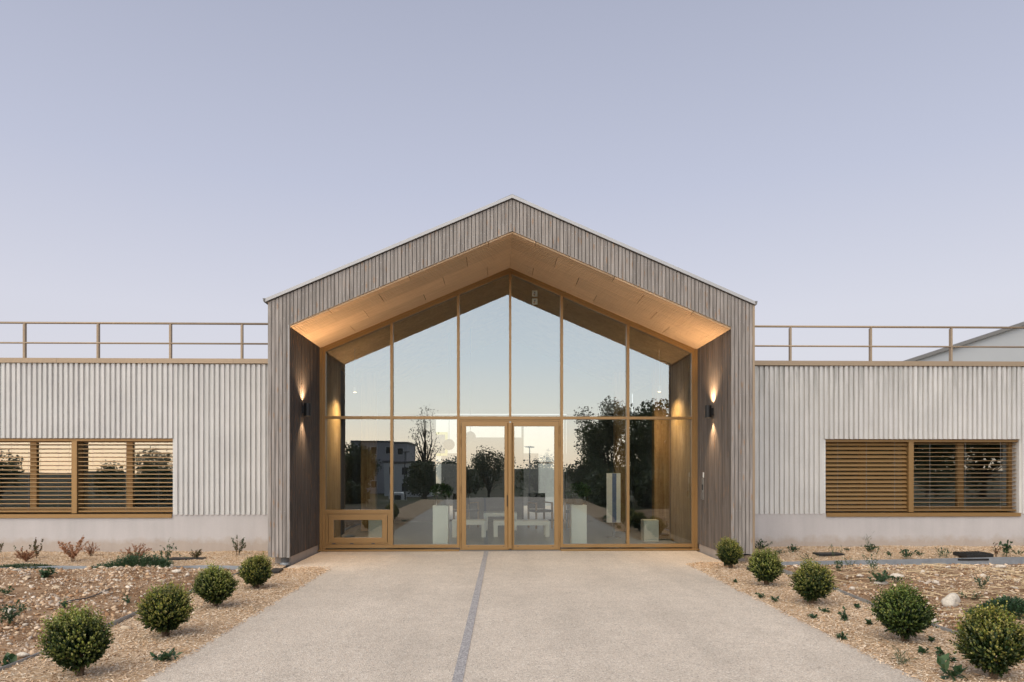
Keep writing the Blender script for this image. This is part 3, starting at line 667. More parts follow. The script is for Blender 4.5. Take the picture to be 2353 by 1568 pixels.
def railing(posts, x0, x1, yr, label):
    t = thing('guard_rail', label, 'railing', (x0, yr, 3.2)); 
    for x in posts:
        mb = MB(); mb.box(x - x0 - .008, x - x0 + .008, -.028, .028, 0.0, .815); mb.box(x - x0 - .0245, x - x0 - .0085, -.03, .03, 0.001, .80); mb.build('post', M['tan'], t)
    for z, r in ((.83, .019), (.475, .015)):
        mb = MB(); mb.tube([(0, -.02 if z < .5 else 0, z), (x1 - x0, -.02 if z < .5 else 0, z)], r, 10); mb.build('rail', M['tan'], t, smooth=True)
    return t
railing([-9.5, -8.24, -6.97, -5.715, -4.47], -10.6, -3.46, 12.14, 'tan tubular roof railing above the wing with evenly open blinds')
railing([3.95, 5.24 + .05, 6.75, 8.22, 9.7], 3.95, 11.2, 12.14, 'tan tubular roof railing in front of the pale gabled hall')

# ------------------------------------------------------------------ gabled hall beyond the right wing
hall = thing('gabled_hall', 'large pale grey gabled hall rising behind the roof railing', 'building', (22, 24, 0))
hx0, hz0, hsl = 9.6, 3.2, .325
def hz(x): return 5.02 + (x - 14.0) * hsl
mb = MB(); mb.prism([(-13, 0, -.1), (13, 0, -.1), (13, 0, hz(22) - 13 * hsl), (0, 0, hz(22)), (-13, 0, hz(22) - 13 * hsl)], (0, .3, 0)); mb.build('gable_wall', M['grey_wall'], hall)
mb = MB(); mb.prism([(-12.5, .305, -.1), (12.5, .305, -.1), (12.5, .305, hz(22) - 12.5 * hsl - 1.1), (0, .305, hz(22) - 1.1), (-12.5, .305, hz(22) - 12.5 * hsl - 1.1)], (0, 11, 0)); mb.build('body', M['roofing'], hall)
for s in (-1, 1):
    mb = MB(); e = s * 13.3; zr = hz(22); mb.prism([(0, -.15, zr + .01), (e, -.15, zr - 13.3 * hsl + .01), (e, -.15, zr - 13.3 * hsl + .13), (0, -.15, zr + .13)], (0, .5, 0)); mb.build('coping', M['roofing'], hall)

# ------------------------------------------------------------------ hall inside, courtyard beyond
def struct_box(name, mat, *boxes):
    mb = MB()
    for b in boxes: mb.box(*b)
    return structure(mb.build(name, mat))
struct_box('hall_floor', M['floor'], (-3.4, 3.9, 12.37, 19.2, -.12, -.002))
struct_box('hall_wall', M['darkgrey'], (-3.5, -3.36, 12.42, 19.2, -.01, 3.7)); struct_box('hall_wall', M['darkgrey'], (3.86, 4.0, 12.42, 19.2, -.01, 3.7))
struct_box('wall_lining', M['lining'], (-3.35, -3.14, 12.42, 13.85, 0, 3.6)); struct_box('wall_lining', M['lining'], (3.63, 3.85, 12.42, 14.1, 0, 3.6))
for s in (-1, 1):
    e = CX + s * 3.62; mb = MB(); mb.prism([(CX, 12.42, 5.16), (e, 12.42, 5.16 - SL * 3.62), (e, 12.42, 5.30 - SL * 3.62), (CX, 12.42, 5.30)], (0, 6.9, 0)); structure(mb.build('hall_ceiling', M['lining']))
struct_box('hall_wall', M['darkgrey'], (-3.4, -1.72, 19.05, 19.15, -.01, 3.02)); struct_box('hall_wall', M['darkgrey'], (1.98, 3.9, 19.05, 19.15, -.01, 3.02)); struct_box('hall_wall', M['darkgrey'], (-.86, .72, 19.05, 19.15, -.01, 2.35))
M['court2'] = plain('pale_board', (.30, .30, .29), .8)
bg_ = thing('courtyard_glazing', 'dark steel framed glazing at the far end of the hall', 'glass front', (CX, 19.2, 0))
for x in (-3.5, -1.97, -1.14, .50, 1.70, 3.5): MB().box(x - .03, x + .03, 0, .1, 0, 3.0).build('mullion', M['steelpaint'], bg_)
for z in (.0, 1.62, 2.95): MB().box(-3.5, 3.5, .01, .09, z, z + .05).build('transom', M['steelpaint'], bg_)
mb = MB(); mb.prism([(-3.6, .02, 3.021), (3.6, .02, 3.021), (3.6, .02, 5.24 - SL * 3.6), (0, .02, 5.24), (-3.6, .02, 5.24 - SL * 3.6)], (0, .06, 0)); mb.build('gable_panel', M['court2'], bg_)
cy_ = struct_box('courtyard_paving', M['path'], (-9, 10, 19.35, 27.4, -.1, -.004))
ch = thing('courtyard_house', 'white rendered house with dark doorways across the courtyard', 'building', (0, 27.5, 0))
M['court'] = plain('courtyard_render', (.46, .47, .46), .8)
mb = MB(); mb.box(-9, 10, 0, .3, -.1, 3.6); mb.build('wall', M['court'], ch)
mb = MB(); mb.prism([(-6.5, -.02, 3.601), (-1.5, -.02, 3.601), (-4, -.02, 5.2)], (0, 4, 0)); mb.build('gable', M['court'], ch)
yw = MB().box(-2.75, -1.95, -.035, .01, 2.0, 2.95).build('window', plain('olive_yellow', (.34, .33, .10)), ch); MB().box(-2.65, -2.05, -.04, -.036, 2.1, 2.85).build('pane', M['darkgrey'], yw)
for x0, x1, z0, z1 in ((-2.2, -1.2, 0, 2.1), (.9, 1.7, 0, 2.1), (2.6, 3.6, 0, 2.1), (-5.2, -4.0, .9, 2.1)):
    d = MB().box(x0, x1, -.03, .01, z0, z1).build('door' if z0 == 0 else 'window', M['darkgrey'], ch)
    if z0: pane(d, [(x0 + .06, z0 + .06), (x1 - .06, z0 + .06), (x1 - .06, z1 - .06), (x0 + .06, z1 - .06)], -.045)
    else: MB().box(x0 + .08, x0 + .11, -.07, -.031, 1.0, 1.15).build('handle', M['steel'], d)
cl = thing('courtyard_lamp', 'small lit lamp on the white courtyard wall', 'wall lamp', (-2.6, 27.4, 1.75))
MB().lathe([(.06, -.11), (.06, .11)], (0, 0, 0), 14).build('lamp_body', M['black'], cl)
for q in (-1, 1): MB().lathe([(.05, -.006), (.05, .006)], (0, 0, q * .118), 14).build('lens', M['lamp'], cl)
for q in (-1, 1):
    ld = bpy.data.lights.new('spot', 'SPOT'); ld.energy = 60; ld.color = (1., .62, .3); ld.spot_size = math.radians(70); ld.spot_blend = .5; ld.shadow_soft_size = .02
    lo = bpy.data.objects.new('lamp_light', ld); lo.location = (0, -.01, q * .13); lo.rotation_euler = (0 if q < 0 else math.pi, 0, 0); link(lo, cl)

# ------------------------------------------------------------------ plants
def leaf_mesh(P0, D, U, L, W, col, name='leaves', fold=.25):
    """arrays: base point, direction, up-ish normal, length, width, colour (all n,...) ; folded diamond leaf of 4 triangles"""
    D = D / (np.linalg.norm(D, axis=1, keepdims=True) + 1e-9); S = np.cross(D, U); S /= (np.linalg.norm(S, axis=1, keepdims=True) + 1e-9); N = np.cross(S, D)
    L = L[:, None]; W = W[:, None]
    V = np.stack([P0, P0 + D * L * .5 + S * W + N * W * fold, P0 + D * L, P0 + D * L * .5 - S * W + N * W * fold], 1)
    n = len(P0); F = (np.array([(0, 1, 2), (0, 2, 3)])[None] + (np.arange(n) * 4)[:, None, None]).reshape(-1, 3)
    return np_mesh(name, V.reshape(-1, 3), F, M['leaf'], np.repeat(col, 4, 0))
def unit(v): return v / (np.linalg.norm(v, axis=-1, keepdims=True) + 1e-9)
def pal_pick(r, pal, n, jit=.2): 
    return np.array(pal)[r.integers(0, len(pal), n)] * r.uniform(1 - jit, 1 + jit, (n, 1))

def boxwood(x, y, z, dia, h, seed, tint, label, group):
    r = np.random.default_rng(seed)
    t = thing('boxwood_shrub', label, 'shrub', (x, y, z), group)
    dia *= .82; h *= .86; R = dia / 2 * .90; Hc = h * .52; ns = int(r.uniform(1150, 1500)); npair = 8; sxy = r.uniform(.92, 1.08, 2); lean = r.normal(0, .05, 2)
    # sprigs: from a point inside to a tip on a knobbly ball, pulled upward
    d = unit(r.normal(0, 1, (ns, 3)) + np.array((0, 0, .25))); d[:, 2] = np.where(d[:, 2] < -.93, -.93, d[:, 2])
    lob = 1 + .10 * np.sin(d[:, 0] * 4 + seed) * np.sin(d[:, 1] * 5 + 2 * seed) + .05 * np.sin(d[:, 2] * 7 + seed * 3) * np.sin(d[:, 0] * 6) + r.normal(0, .075, ns) + (r.random(ns) < .16) * r.uniform(.05, .24, ns) * (d[:, 2] > -.3)
    rad = np.where(d[:, 2] < -.2, .93, 1.0) * lob
    tip = np.c_[d[:, 0] * R * rad, d[:, 1] * R * rad, Hc + d[:, 2] * (h * .50) * rad]
    root = np.c_[d[:, 0] * R * .42, d[:, 1] * R * .42, Hc * .75 + d[:, 2] * h * .16]
    tip[:, 2] = np.maximum(tip[:, 2] + .02 + .035 * np.clip(d[:, 2], 0, 1) * r.random(ns), .02)
    low = np.clip((.45 * h - tip[:, 2]) / (.45 * h), 0, 1); tip[:, :2] *= (1 - .22 * low)[:, None]
    holes = unit(r.normal(0, 1, (7, 3))); hd = (d @ holes.T).max(1); gap_ = np.clip((hd - .93) / .05, 0, 1) * r.uniform(.1, .3, ns); tip += (root - tip) * gap_[:, None]
    tip[:, :2] = tip[:, :2] * sxy + lean * tip[:, 2:3]
    ts = np.linspace(.22, 1.0, npair)[None, :, None]
    axis = unit(tip - root + np.array((0, 0, .10)))
    pts = root[:, None] * (1 - ts) + tip[:, None] * ts
    P0 = np.repeat(pts.reshape(-1, 3), 2, 0); ax = np.repeat(np.repeat(axis, npair, 0), 2, 0); n = len(P0)
    side = unit(np.cross(ax, r.normal(0, 1, (n, 3)))); D = unit(ax * r.uniform(.6, 1.3, (n, 1)) + side * r.uniform(.35, .85, (n, 1)))
    tt = np.repeat(np.tile(ts.reshape(-1), ns), 2)
    L = r.uniform(.015, .025, n) * (1 - .25 * (tt > .9)); W = L * r.uniform(.28, .38, n)
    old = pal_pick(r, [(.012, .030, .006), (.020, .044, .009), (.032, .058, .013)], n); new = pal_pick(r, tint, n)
    k = .95 * np.clip((tt - .72) / .28, 0, 1)[:, None] * np.repeat(np.repeat(np.clip((.35 + .65 * (d[:, 2] + .4)) * (.95 + .6 * np.sin(d[:, 0] * 3 + seed) * np.sin(d[:, 1] * 3.5 + 2 * seed)) + r.normal(0, .25, ns), 0, 1), npair), 2)[:, None]  # young tips yellower; dark insides and lighter tops also paint in shade and highlights
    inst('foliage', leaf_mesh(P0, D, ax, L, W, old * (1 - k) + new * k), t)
    mb = MB()
    for i in range(26):
        q = tip[i * 13]; p1 = root[i * 13]
        mb.tube([(r.normal(0, .012), r.normal(0, .012), -.01), tuple(p1 * .6 + np.array((0, 0, .04))), tuple(p1), tuple(p1 * .3 + q * .7)], [.008, .006, .004, .002], 5, cap=False)
    mb.build('branches', M['twig'], t)
    return t
YG1 = [(.34, .37, .06), (.42, .41, .09), (.20, .26, .045), (.52, .49, .18)]; YG2 = [(.33, .33, .055), (.42, .37, .07), (.15, .20, .035), (.50, .43, .15)]; YG3 = [(.18, .25, .045), (.13, .20, .04), (.28, .29, .06)]
def gz(x, y): return float(mulch_h(np.array(x), np.array(y)))
ordn = ['nearest the timber portal', 'second from the timber portal', 'third from the timber portal', 'fourth from the timber portal', 'fifth from the timber portal']
for k, (x, y, dia, h, tn) in enumerate([(-2.95, 8.50, .47, .40, YG2), (-2.975, 7.36, .51, .44, YG1), (-2.90, 6.12, .54, .46, YG2), (-2.955, 4.98, .56, .50, YG1)]):
    boxwood(x, y - .06, gz(x, y - .06), dia, h, 40 + k, tn, 'round boxwood shrub on the vent window side of the path, ' + ordn[k], 'boxwood shrubs along the path')
for k, (x, y, dia, h, tn) in enumerate([(3.45, 10.02, .51, .45, YG2), (3.39, 8.52, .50, .47, YG1), (3.41, 7.34, .52, .47, YG2), (3.45, 5.74, .56, .48, YG3), (3.47, 4.74, .56, .50, YG2)]):
    boxwood(x, y - .05, gz(x, y - .05), dia, h, 60 + k, tn, 'round boxwood shrub on the intercom side of the path, ' + ordn[k], 'boxwood shrubs along the path')

def G(u, v, z=0.0):
    """photo pixel -> point on level z"""
    a = (u - 1176.5) / 1568; b = -(v - 1078) / 1568
    d = (math.sin(YAW) + math.cos(YAW) * a, math.cos(YAW) - math.sin(YAW) * a, b); t = (z - HC) / d[2]; return t * d[0], t * d[1]
def surf(x, y):
    in_m = (EL < x < XL) or (XR < x < ER) or (x <= EL and y > YE_L) or (x >= ER and y > YE_R)
    return float((mulch_h if in_m else soil_h)(np.array(x), np.array(y)))
GREEN = [(.035, .075, .03), (.05, .10, .04), (.07, .12, .05), (.045, .085, .05)]
PALEG = [(.10, .14, .08), (.13, .16, .09), (.07, .11, .06)]
RUST = [(.30, .13, .07), (.38, .19, .10), (.24, .10, .05), (.44, .26, .15)]
PINK = [(.50, .27, .16), (.44, .22, .12), (.56, .34, .21), (.34, .17, .09)]
BROWNG = [(.13, .10, .04), (.17, .09, .05), (.08, .10, .04)]
def herb(u, v, h, w, ns, nl, leaf, pal, label, cat='weed', group=None, name='weed', lean=.5, curl=.3, pal_tip=None, ratio=.3, start=.25, seed=None, stem=.0022, dense=1.0):
    nl = int(nl * dense); leaf = leaf * (1.15 if dense > 1 else 1)
    """stems fan out from the base with leaves along them"""
    x, y = G(u, v, 0.02); z = surf(x, y); x, y = G(u, v, z)
    r = np.random.default_rng(int(u * 7 + v) if seed is None else seed)
    t = thing(name, label, cat, (x, y, z), group); mb = MB(); PP = []; DD = []; TT = []
    for i in range(ns):
        a = r.uniform(0, 6.283); out = w / 2 * math.sqrt(r.random()) ; hh = h * r.uniform(.55, 1.0) * (1 - .35 * (out / (w / 2 + 1e-6)) ** 2)
        b = np.array((math.cos(a), math.sin(a), 0)); p0 = b * out * (1 - lean) * .5 + np.array((0, 0, -.005)); p3 = b * out + np.array((0, 0, hh))
        p1 = p0 + np.array((0, 0, hh * .35)) + b * out * .1; bend = r.normal(0, .06 * h, 3); p2 = (p1 + p3) / 2 + bend
        pts = np.array([p0, p1, p2, p3]); mb.tube([tuple(p) for p in pts], [stem, stem * .85, stem * .6, stem * .35], 3, cap=False)
        m = nl; tt = np.sort(r.uniform(start, 1.02, m)); sgi = np.minimum((tt * 3).astype(int), 2); fr = (tt * 3 - sgi)[:, None]
        q = pts[sgi] * (1 - fr) + pts[sgi + 1] * fr; ax = unit(pts[sgi + 1] - pts[sgi])
        sd_ = unit(r.normal(0, 1, (m, 3)) + np.array((0, 0, curl))); PP.append(q); DD.append(unit(sd_ + ax * .5)); TT.append(tt)
    P0 = np.concatenate(PP); D = np.concatenate(DD); T = np.concatenate(TT); n = len(P0)
    L = leaf * r.uniform(.55, 1.15, n); c = pal_pick(r, pal, n)
    if pal_tip is not None: k = np.clip((T - .5) * 2, 0, 1)[:, None]; c = c * (1 - k) + pal_tip_pick(r, pal_tip, n) * k
    inst('leaves', leaf_mesh(P0, D, np.tile((0., 0., 1.), (n, 1)) + r.normal(0, .4, (n, 3)), L, L * ratio, c), t)
    mb.build('stems', M['twig'] if pal[0][0] > pal[0][1] else M['greenstem'], t); return t
def pal_tip_pick(r, p, n): return pal_pick(r, p, n)
M['greenstem'] = plain('green_stem', (.07, .10, .04), .7)
# wall-foot shrubs, vent window side
herb(60, 1292, .24, .34, 26, 34, .022, RUST, 'low rounded rust-brown dry shrub, outermost along the wall foot', 'dry shrub', name='dry_shrub', dense=1.7, lean=.9)
herb(84, 1284, .36, .26, 9, 22, .030, BROWNG, 'thin brown-green twiggy shrub behind the rounded rust-brown one', 'dry shrub', name='dry_shrub', dense=1.7, lean=.9)
herb(50, 1284, .40, .30, 2, 12, .030, GREEN, 'single leaning sprig with dark leaves at the wall foot', 'sprig', name='leafy_sprig', lean=1)
herb(168, 1291, .43, .46, 13, 34, .034, PINK, 'tall open shrub with salmon-pink dry leaves at the wall foot', 'dry shrub', name='dry_shrub', dense=1.7, lean=.8, ratio=.4)
herb(210, 1278, .26, .30, 16, 26, .020, RUST, 'dark reddish seed-head shrub close behind the salmon-pink shrub', 'dry shrub', name='dry_shrub', dense=1.7, lean=.8)
herb(313, 1290, .30, .44, 24, 34, .022, RUST, 'wide russet dry shrub growing out of the green mat', 'dry shrub', name='dry_shrub', dense=1.7, lean=.85)
herb(383, 1298, .46, .36, 10, 26, .036, GREEN, 'tall dark green weed with loose airy stems beside a pale stone', 'weed', lean=.8)
herb(451, 1285, .18, .24, 14, 24, .022, BROWNG, 'small olive-brown bush beside the leaning stem', 'dry shrub', name='dry_shrub', dense=1.7, lean=.9)
herb(436, 1288, .36, .44, 1, 16, .028, GREEN, 'lone slender leaning stem with small green leaves', 'sprig', name='leafy_sprig', lean=1)
herb(546, 1277, .38, .24, 9, 30, .026, BROWNG, 'upright shrub with brown base and green tips beside the portal', 'dry shrub', name='dry_shrub', dense=1.7, lean=.6, pal_tip=GREEN)
herb(-6, 1284, .34, .24, 6, 20, .030, BROWNG, 'half-dry brown sprig at the wall foot beyond the rounded rust-brown shrub', 'dry shrub', name='dry_shrub', dense=1.7, lean=.9)
# creeping mats
def mat_plant(u, v, w, d, h, n, pal, label, leaf=.02):
    x, y = G(u, v, .03); r = np.random.default_rng(int(u + v)); t = thing('creeping_mat', label, 'ground cover', (x, y, 0))
    a = r.uniform(0, 6.283, n); q = np.sqrt(r.random(n)) * (1 + .25 * np.sin(a * 3 + u) + .12 * np.sin(a * 7)); px, py = np.cos(a) * q * w / 2, np.sin(a) * q * d / 2
    base = np.array([surf(x + p, y + s) for p, s in zip(px[::8], py[::8])]); base = np.repeat(base, 8)[:n]
    pz = base + h * (1 - np.clip(q, 0, 1) ** 2) * r.random(n) ** .7 + .004
    D = unit(np.c_[np.cos(a), np.sin(a), r.uniform(.1, 1.2, n)] + r.normal(0, .5, (n, 3))); L = leaf * r.uniform(.6, 1.5, n)
    inst('leaves', leaf_mesh(np.c_[px, py, pz], D, r.normal(0, .5, (n, 3)) + np.array((0, 0, 1.)), L, L * .22, pal_pick(r, pal, n)), t)
    mb = MB()
    for i in range(40):
        k = r.integers(0, n); mb.tube([(px[k] * .2, py[k] * .2, base[k] + .01), (px[k] * .6, py[k] * .6, base[k] + h * .4), (px[k], py[k], pz[k])], .0018, 3, cap=False)
    mb.build('runners', M['greenstem'], t); return t
mat_plant(318, 1308, 1.0, .7, .17, 9000, GREEN, 'broad dark green creeping mat below the russet shrub', .024)
mat_plant(55, 1303, 1.1, .30, .06, 3200, GREEN + PALEG, 'thin strip of low green creeper beside the metal edging')
mat_plant(2325, 1420, .62, .50, .16, 5200, GREEN, 'dark blue-green creeper with yellow flecks beside the outer boxwood', .026)
# soil and mulch weeds
W1 = 'weeds in the stony bed beside the dry shrubs'; W2 = 'weeds in the mulch beside the boxwoods on the intercom side'; W3 = 'weeds in the wall-foot mulch on the intercom side'; W4 = 'weeds in the stony bed on the intercom side'
def lw(u, v, h, w, ns, nl, leaf, pal, label, group, **k): return herb(u, v, h, w, ns, nl, leaf, pal, label, 'weed', group, **k)
lw(105, 1330, .13, .24, 14, 10, .055, GREEN, 'dark broad-leaved weed clump alone in the stony soil', W1, ratio=.35, lean=1)
for u, v, h, w in ((148, 1398, .10, .12), (295, 1386, .09, .12), (16, 1367, .09, .16)): lw(u, v, h, w, 7, 9, .035, GREEN, 'small low weed among the rubble on the vent window side', W1, lean=1)
lw(22, 1432, .24, .36, 14, 16, .035, PALEG + GREEN, 'grey-green weed with upright stems among the rubble', W1, lean=.9)
lw(4, 1534, .10, .16, 6, 8, .06, GREEN, 'broad-leaved weed beside the grey irrigation hose', W1, ratio=.4)
lw(379, 1519, .07, .20, 9, 10, .05, GREEN, 'flat toothed-leaf weed in the mulch between boxwoods and path', 'weeds in the mulch on the vent window side', lean=1, ratio=.25)
for u, v, h, w in ((1746, 1375, .06, .16), (1782, 1385, .09, .12), (1894, 1408, .05, .12), (1940, 1471, .06, .16), (2122, 1503, .05, .10), (1968, 1399, .05, .06), (1996, 1437, .05, .06), (1869, 1422, .05, .08), (2080, 1470, .04, .05), (2171, 1510, .07, .20), (2180, 1522, .05, .09), (1690, 1340, .04, .05), (2140, 1475, .04, .06)):
    lw(u, v, h, w, 7, 9, .034, GREEN, 'small dark green weed in the mulch beside the path on the intercom side', W2, lean=1, ratio=.34)
lw(1940, 1427, .13, .11, 4, 22, .036, GREEN, 'upright nettle-like weed standing alone in the mulch', W2, ratio=.32, lean=.5)
lw(2066, 1528, .13, .18, 9, 5, .075, PALEG, 'wispy grass tuft at the path edge', W2, ratio=.06, name='grass_tuft')
lw(2186, 1556, .12, .20, 6, 5, .10, GREEN, 'broad-leaved dock seedling near the outermost boxwood', W2, ratio=.3)
lw(1747, 1264, .20, .40, 12, 16, .040, GREEN, 'bushy dark weed against the wall beside the portal corner', W3, lean=.8)
lw(1790, 1272, .08, .34, 10, 8, .030, PALEG, 'sprawling thin weed between the portal corner and the covers', W3)
lw(1821, 1267, .11, .22, 9, 12, .045, GREEN, 'compact leafy weed on the mulch beside the flush cover', W3)
lw(1860, 1290, .16, .5, 10, 14, .022, PALEG + BROWNG, 'airy straggling weed with bare stems above the edging', W3)
lw(2000, 1267, .14, .32, 12, 12, .045, GREEN, 'leafy weed with grass blades at the plinth wall', W3); lw(1996, 1266, .34, .16, 6, 6, .12, PALEG, 'tall wispy grass blades at the plinth wall', W3, ratio=.04, name='grass_tuft')
lw(1915, 1277, .26, .20, 5, 14, .022, PALEG, 'tall thin pale seed-stem weed at the wall foot', W3); lw(1935, 1272, .20, .12, 3, 12, .02, PALEG, 'short thin pale seed-stem weed at the wall foot', W3)
lw(2086, 1283, .17, .26, 10, 13, .045, GREEN, 'dark leafy weed halfway between the two black covers', W3)
for u, v, h, w in ((2048, 1277, .07, .18), (2112, 1274, .04, .22), (1945, 1266, .05, .12)): lw(u, v, h, w, 7, 8, .035, GREEN, 'tiny low weed on the mulch along the stained wing', W3, lean=1)
lw(2168, 1278, .12, .28, 11, 6, .07, PALEG + GREEN, 'grassy tuft beside the raised black cover', W3, ratio=.12, name='grass_tuft')
lw(2288, 1279, .30, .14, 6, 30, .026, BROWNG + RUST[:1], 'upright brown dock gone to seed beside the raised cover', W3, lean=.7)
lw(2311, 1278, .30, .22, 8, 22, .050, GREEN, 'upright green dock beside its brown neighbour', W3, lean=.7)
lw(2340, 1274, .09, .24, 9, 10, .03, PALEG, 'low pale weed past the green dock', W3)
lw(2012, 1316, .36, .36, 10, 18, .028, PALEG, 'tall pale feathery weed in front of the metal edging', W4); lw(2020, 1341, .16, .34, 14, 14, .05, GREEN, 'dense dark weed clump below the feathery weed', W4, lean=.9)
lw(1925, 1313, .20, .24, 8, 14, .036, PALEG + GREEN, 'grey-green weed in front of the metal edging', W4); lw(1952, 1304, .24, .26, 6, 12, .026, PALEG, 'loose thin weed just behind the metal edging', W4)
lw(2257, 1353, .17, .24, 8, 14, .035, PALEG, 'grey-green branching weed above the big white stone', W4); lw(2060, 1338, .07, .12, 7, 8, .035, GREEN, 'small round-leaved weed among rubble', W4)
lw(2230, 1378, .10, .3, 10, 8, .03, GREEN + BROWNG, 'low dark weed beside the big white stone', W4); lw(2030, 1385, .06, .1, 6, 7, .03, GREEN, 'tiny weed behind the fourth boxwood', W4)

# ------------------------------------------------------------------ stones one can pick out
IV2, IF2 = ico(3)
def stone(u, v, w, hgt, seed, label, group, tone):
    x, y = G(u, v, .03); z = surf(x, y); r = np.random.default_rng(seed)
    n = np.zeros(len(IV2))
    for _ in range(9): a = unit(r.normal(0, 1, 3)); n += np.maximum(0, IV2 @ a - r.uniform(.35, .8)) * -r.uniform(.3, .9)
    V = IV2 * (1 + n[:, None] + r.normal(0, .012, (len(IV2), 1))) * np.array((w / 2 * 1.1, w / 2 * r.uniform(.65, 1), hgt * .62))
    o = inst('stone', np_mesh('stone', V, IF2, M['stone'], np.tile(tone, (len(V), 1)), smooth=True), None, (x, y, z + hgt * .32), (0, 0, r.uniform(-.4, .4)))
    return tag(o, label, 'stone', group)
stone(2186, 1396, .215, .15, 3, 'big rounded white limestone lying behind the fourth boxwood', None, (.56, .50, .42))
stone(390, 1304, .11, .07, 4, 'pale stone lying against the tall green weed', None, (.60, .52, .42))
stone(206, 1306, .10, .06, 5, 'squarish tan stone beside the metal edging', None, (.50, .38, .26))
for k, (u, v, w, hg) in enumerate([(2020, 1345, .20, .06), (2062, 1338, .16, .07), (1975, 1330, .10, .05), (2120, 1330, .07, .05), (2260, 1335, .09, .06), (2300, 1312, .14, .06), (2075, 1362, .14, .05), (2040, 1378, .15, .05), (2150, 1425, .10, .06), (2330, 1365, .12, .05), (2150, 1350, .09, .05), (1955, 1350, .10, .05), (2180, 1318, .1, .05)]):
    stone(u, v, w, hg, 20 + k, 'fist-sized pale limestone lying in the stony bed on the intercom side', 'pale stones on the intercom side', (.60, .52, .43))
for k, (u, v, w, hg) in enumerate([(20, 1420, .13, .06), (60, 1342, .12, .05), (235, 1320, .12, .05), (405, 1320, .13, .05), (370, 1340, .10, .04), (130, 1365, .09, .04), (40, 1318, .15, .04), (290, 1440, .10, .05), (165, 1480, .07, .04), (55, 1500, .1, .05), (300, 1350, .08, .04)]):
    stone(u, v, w, hg, 50 + k, 'fist-sized tan limestone lying in the stony bed on the vent window side', 'tan stones on the vent window side', (.54, .43, .31) if k % 3 else (.62, .55, .46))

# ------------------------------------------------------------------ edging, covers, hose
def ribbon(name, pts, th, label, cat):
    """upright strip: pts of (x, y, z_bottom, z_top)"""
    mb = MB(); V = []
    for i, (x, y, a, b) in enumerate(pts):
        j = min(i + 1, len(pts) - 1); k = max(i - 1, 0); d = Vector((pts[j][0] - pts[k][0], pts[j][1] - pts[k][1], 0)).normalized(); n = Vector((-d.y, d.x, 0)) * th / 2
        V += [(x - n.x, y - n.y, a), (x + n.x, y + n.y, a), (x + n.x, y + n.y, b), (x - n.x, y - n.y, b)]
    F = [];
    for i in range(len(pts) - 1):
        for k in range(4): F.append((i*4 + k, i*4 + (k+1) % 4, i*4 + 4 + (k+1) % 4, i*4 + 4 + k))
    F += [(0, 1, 2, 3)[::-1], tuple(len(V) - 4 + k for k in range(4))]
    mb.poly(V, F); return tag(mb.build(name, M['zinc']), label, cat, 'galvanised bed edgings')
ribbon('bed_edging', [(EL + .02 * math.sin(k), 3.6 + k * .82, -.15, .035 + .008 * math.sin(k * 1.7)) for k in range(9)], .008, 'galvanised edging between boxwood mulch and rubble on the vent window side', 'edging')
ribbon('bed_edging', [(-3.62 - k * .7, YE_L + .02 * math.sin(k * 2), -.15, .045 + .012 * math.sin(k * 2.1)) for k in range(11)], .008, 'galvanised edging below the dry shrubs along the wall foot', 'edging')
ribbon('bed_edging', [(ER + .025 * math.sin(k * 1.3), 3.6 + k * .8, -.15, .045 + .012 * math.sin(k * 1.1)) for k in range(9)], .008, 'galvanised edging curving behind the boxwoods on the intercom side', 'edging')
ribbon('bed_edging', [(4.07 + k * .62, YE_R - .02 + .015 * math.sin(k), -.15, .035 + .07 * min(1, k / 6.0)) for k in range(12)], .010, 'tall galvanised edging below the black covers along the stained wing', 'edging')
def cover(u0, u1, v, dy, z, th, label, grid, rz=0.0, tilt=0.0):
    x0, y = G(u0, v, z); x1, _ = G(u1, v, z); w = x1 - x0; t = thing('drain_cover', label, 'drain cover', ((x0 + x1) / 2, y, z)); t.rotation_euler = (tilt, 0, rz)
    MB().box(-w/2, w/2, -dy/2, dy/2, -th, 0).build('plate', M['cast'], t, bevel=.004)
    if grid:
        n = 9
        for i in range(n):
            xx = -w/2 + w * (i + .5) / n; MB().box(xx - .012, xx + .012, -dy/2 + .02, dy/2 - .02, .0005, .008).build('bar', M['cast'], t)
        MB().box(-w/2 + .02, w/2 - .02, -.012, .012, .001, .0075).build('crossbar', M['cast'], t)
cover(2203, 2270, 1271, .30, .12, .05, 'raised black gridded drain cover on the mulch beside the docks', True, .12, .03)
cover(2196, 2268, 1283, .12, .085, .03, 'dark flat cover half buried behind the tall edging', False)
cover(1874, 1934, 1271, .22, .095, .03, 'dark flush drain cover near the thin pale seed stems', False, .05)
cover(392, 470, 1282, .16, .055, .03, 'dark flush drain cover behind the tall green weed', False, -.05)
cover(622, 646, 1309, .30, .035, .03, 'small dark grate at the portal corner beside the downpipe', False, .1)
cover(1722, 1746, 1307, .30, .05, .03, 'small dark grate at the portal corner between two boxwoods', False, -.1)
hz_ = [G(u, v, .03) for u, v in ((-60, 1562), (0, 1537), (60, 1512), (140, 1482), (215, 1452), (270, 1430), (320, 1410))]
mb = MB(); mb.tube([(x - .06, y, surf(x - .06, y) + .012) for x, y in hz_], .009, 8); tag(mb.build('irrigation_hose', M['darkgrey'], smooth=True), 'thin dark irrigation hose lying along the rubble edge', 'hose')
mb = MB(); hz2 = [G(u, v, .05) for u, v in ((150, 1385), (175, 1380), (200, 1376), (228, 1368), (258, 1356))]; mb.tube([(x, y, surf(x, y) + .014) for x, y in hz2], .007, 6); tag(mb.build('irrigation_hose', M['darkgrey'], smooth=True), 'short piece of grey pipe half buried in the rubble', 'hose')

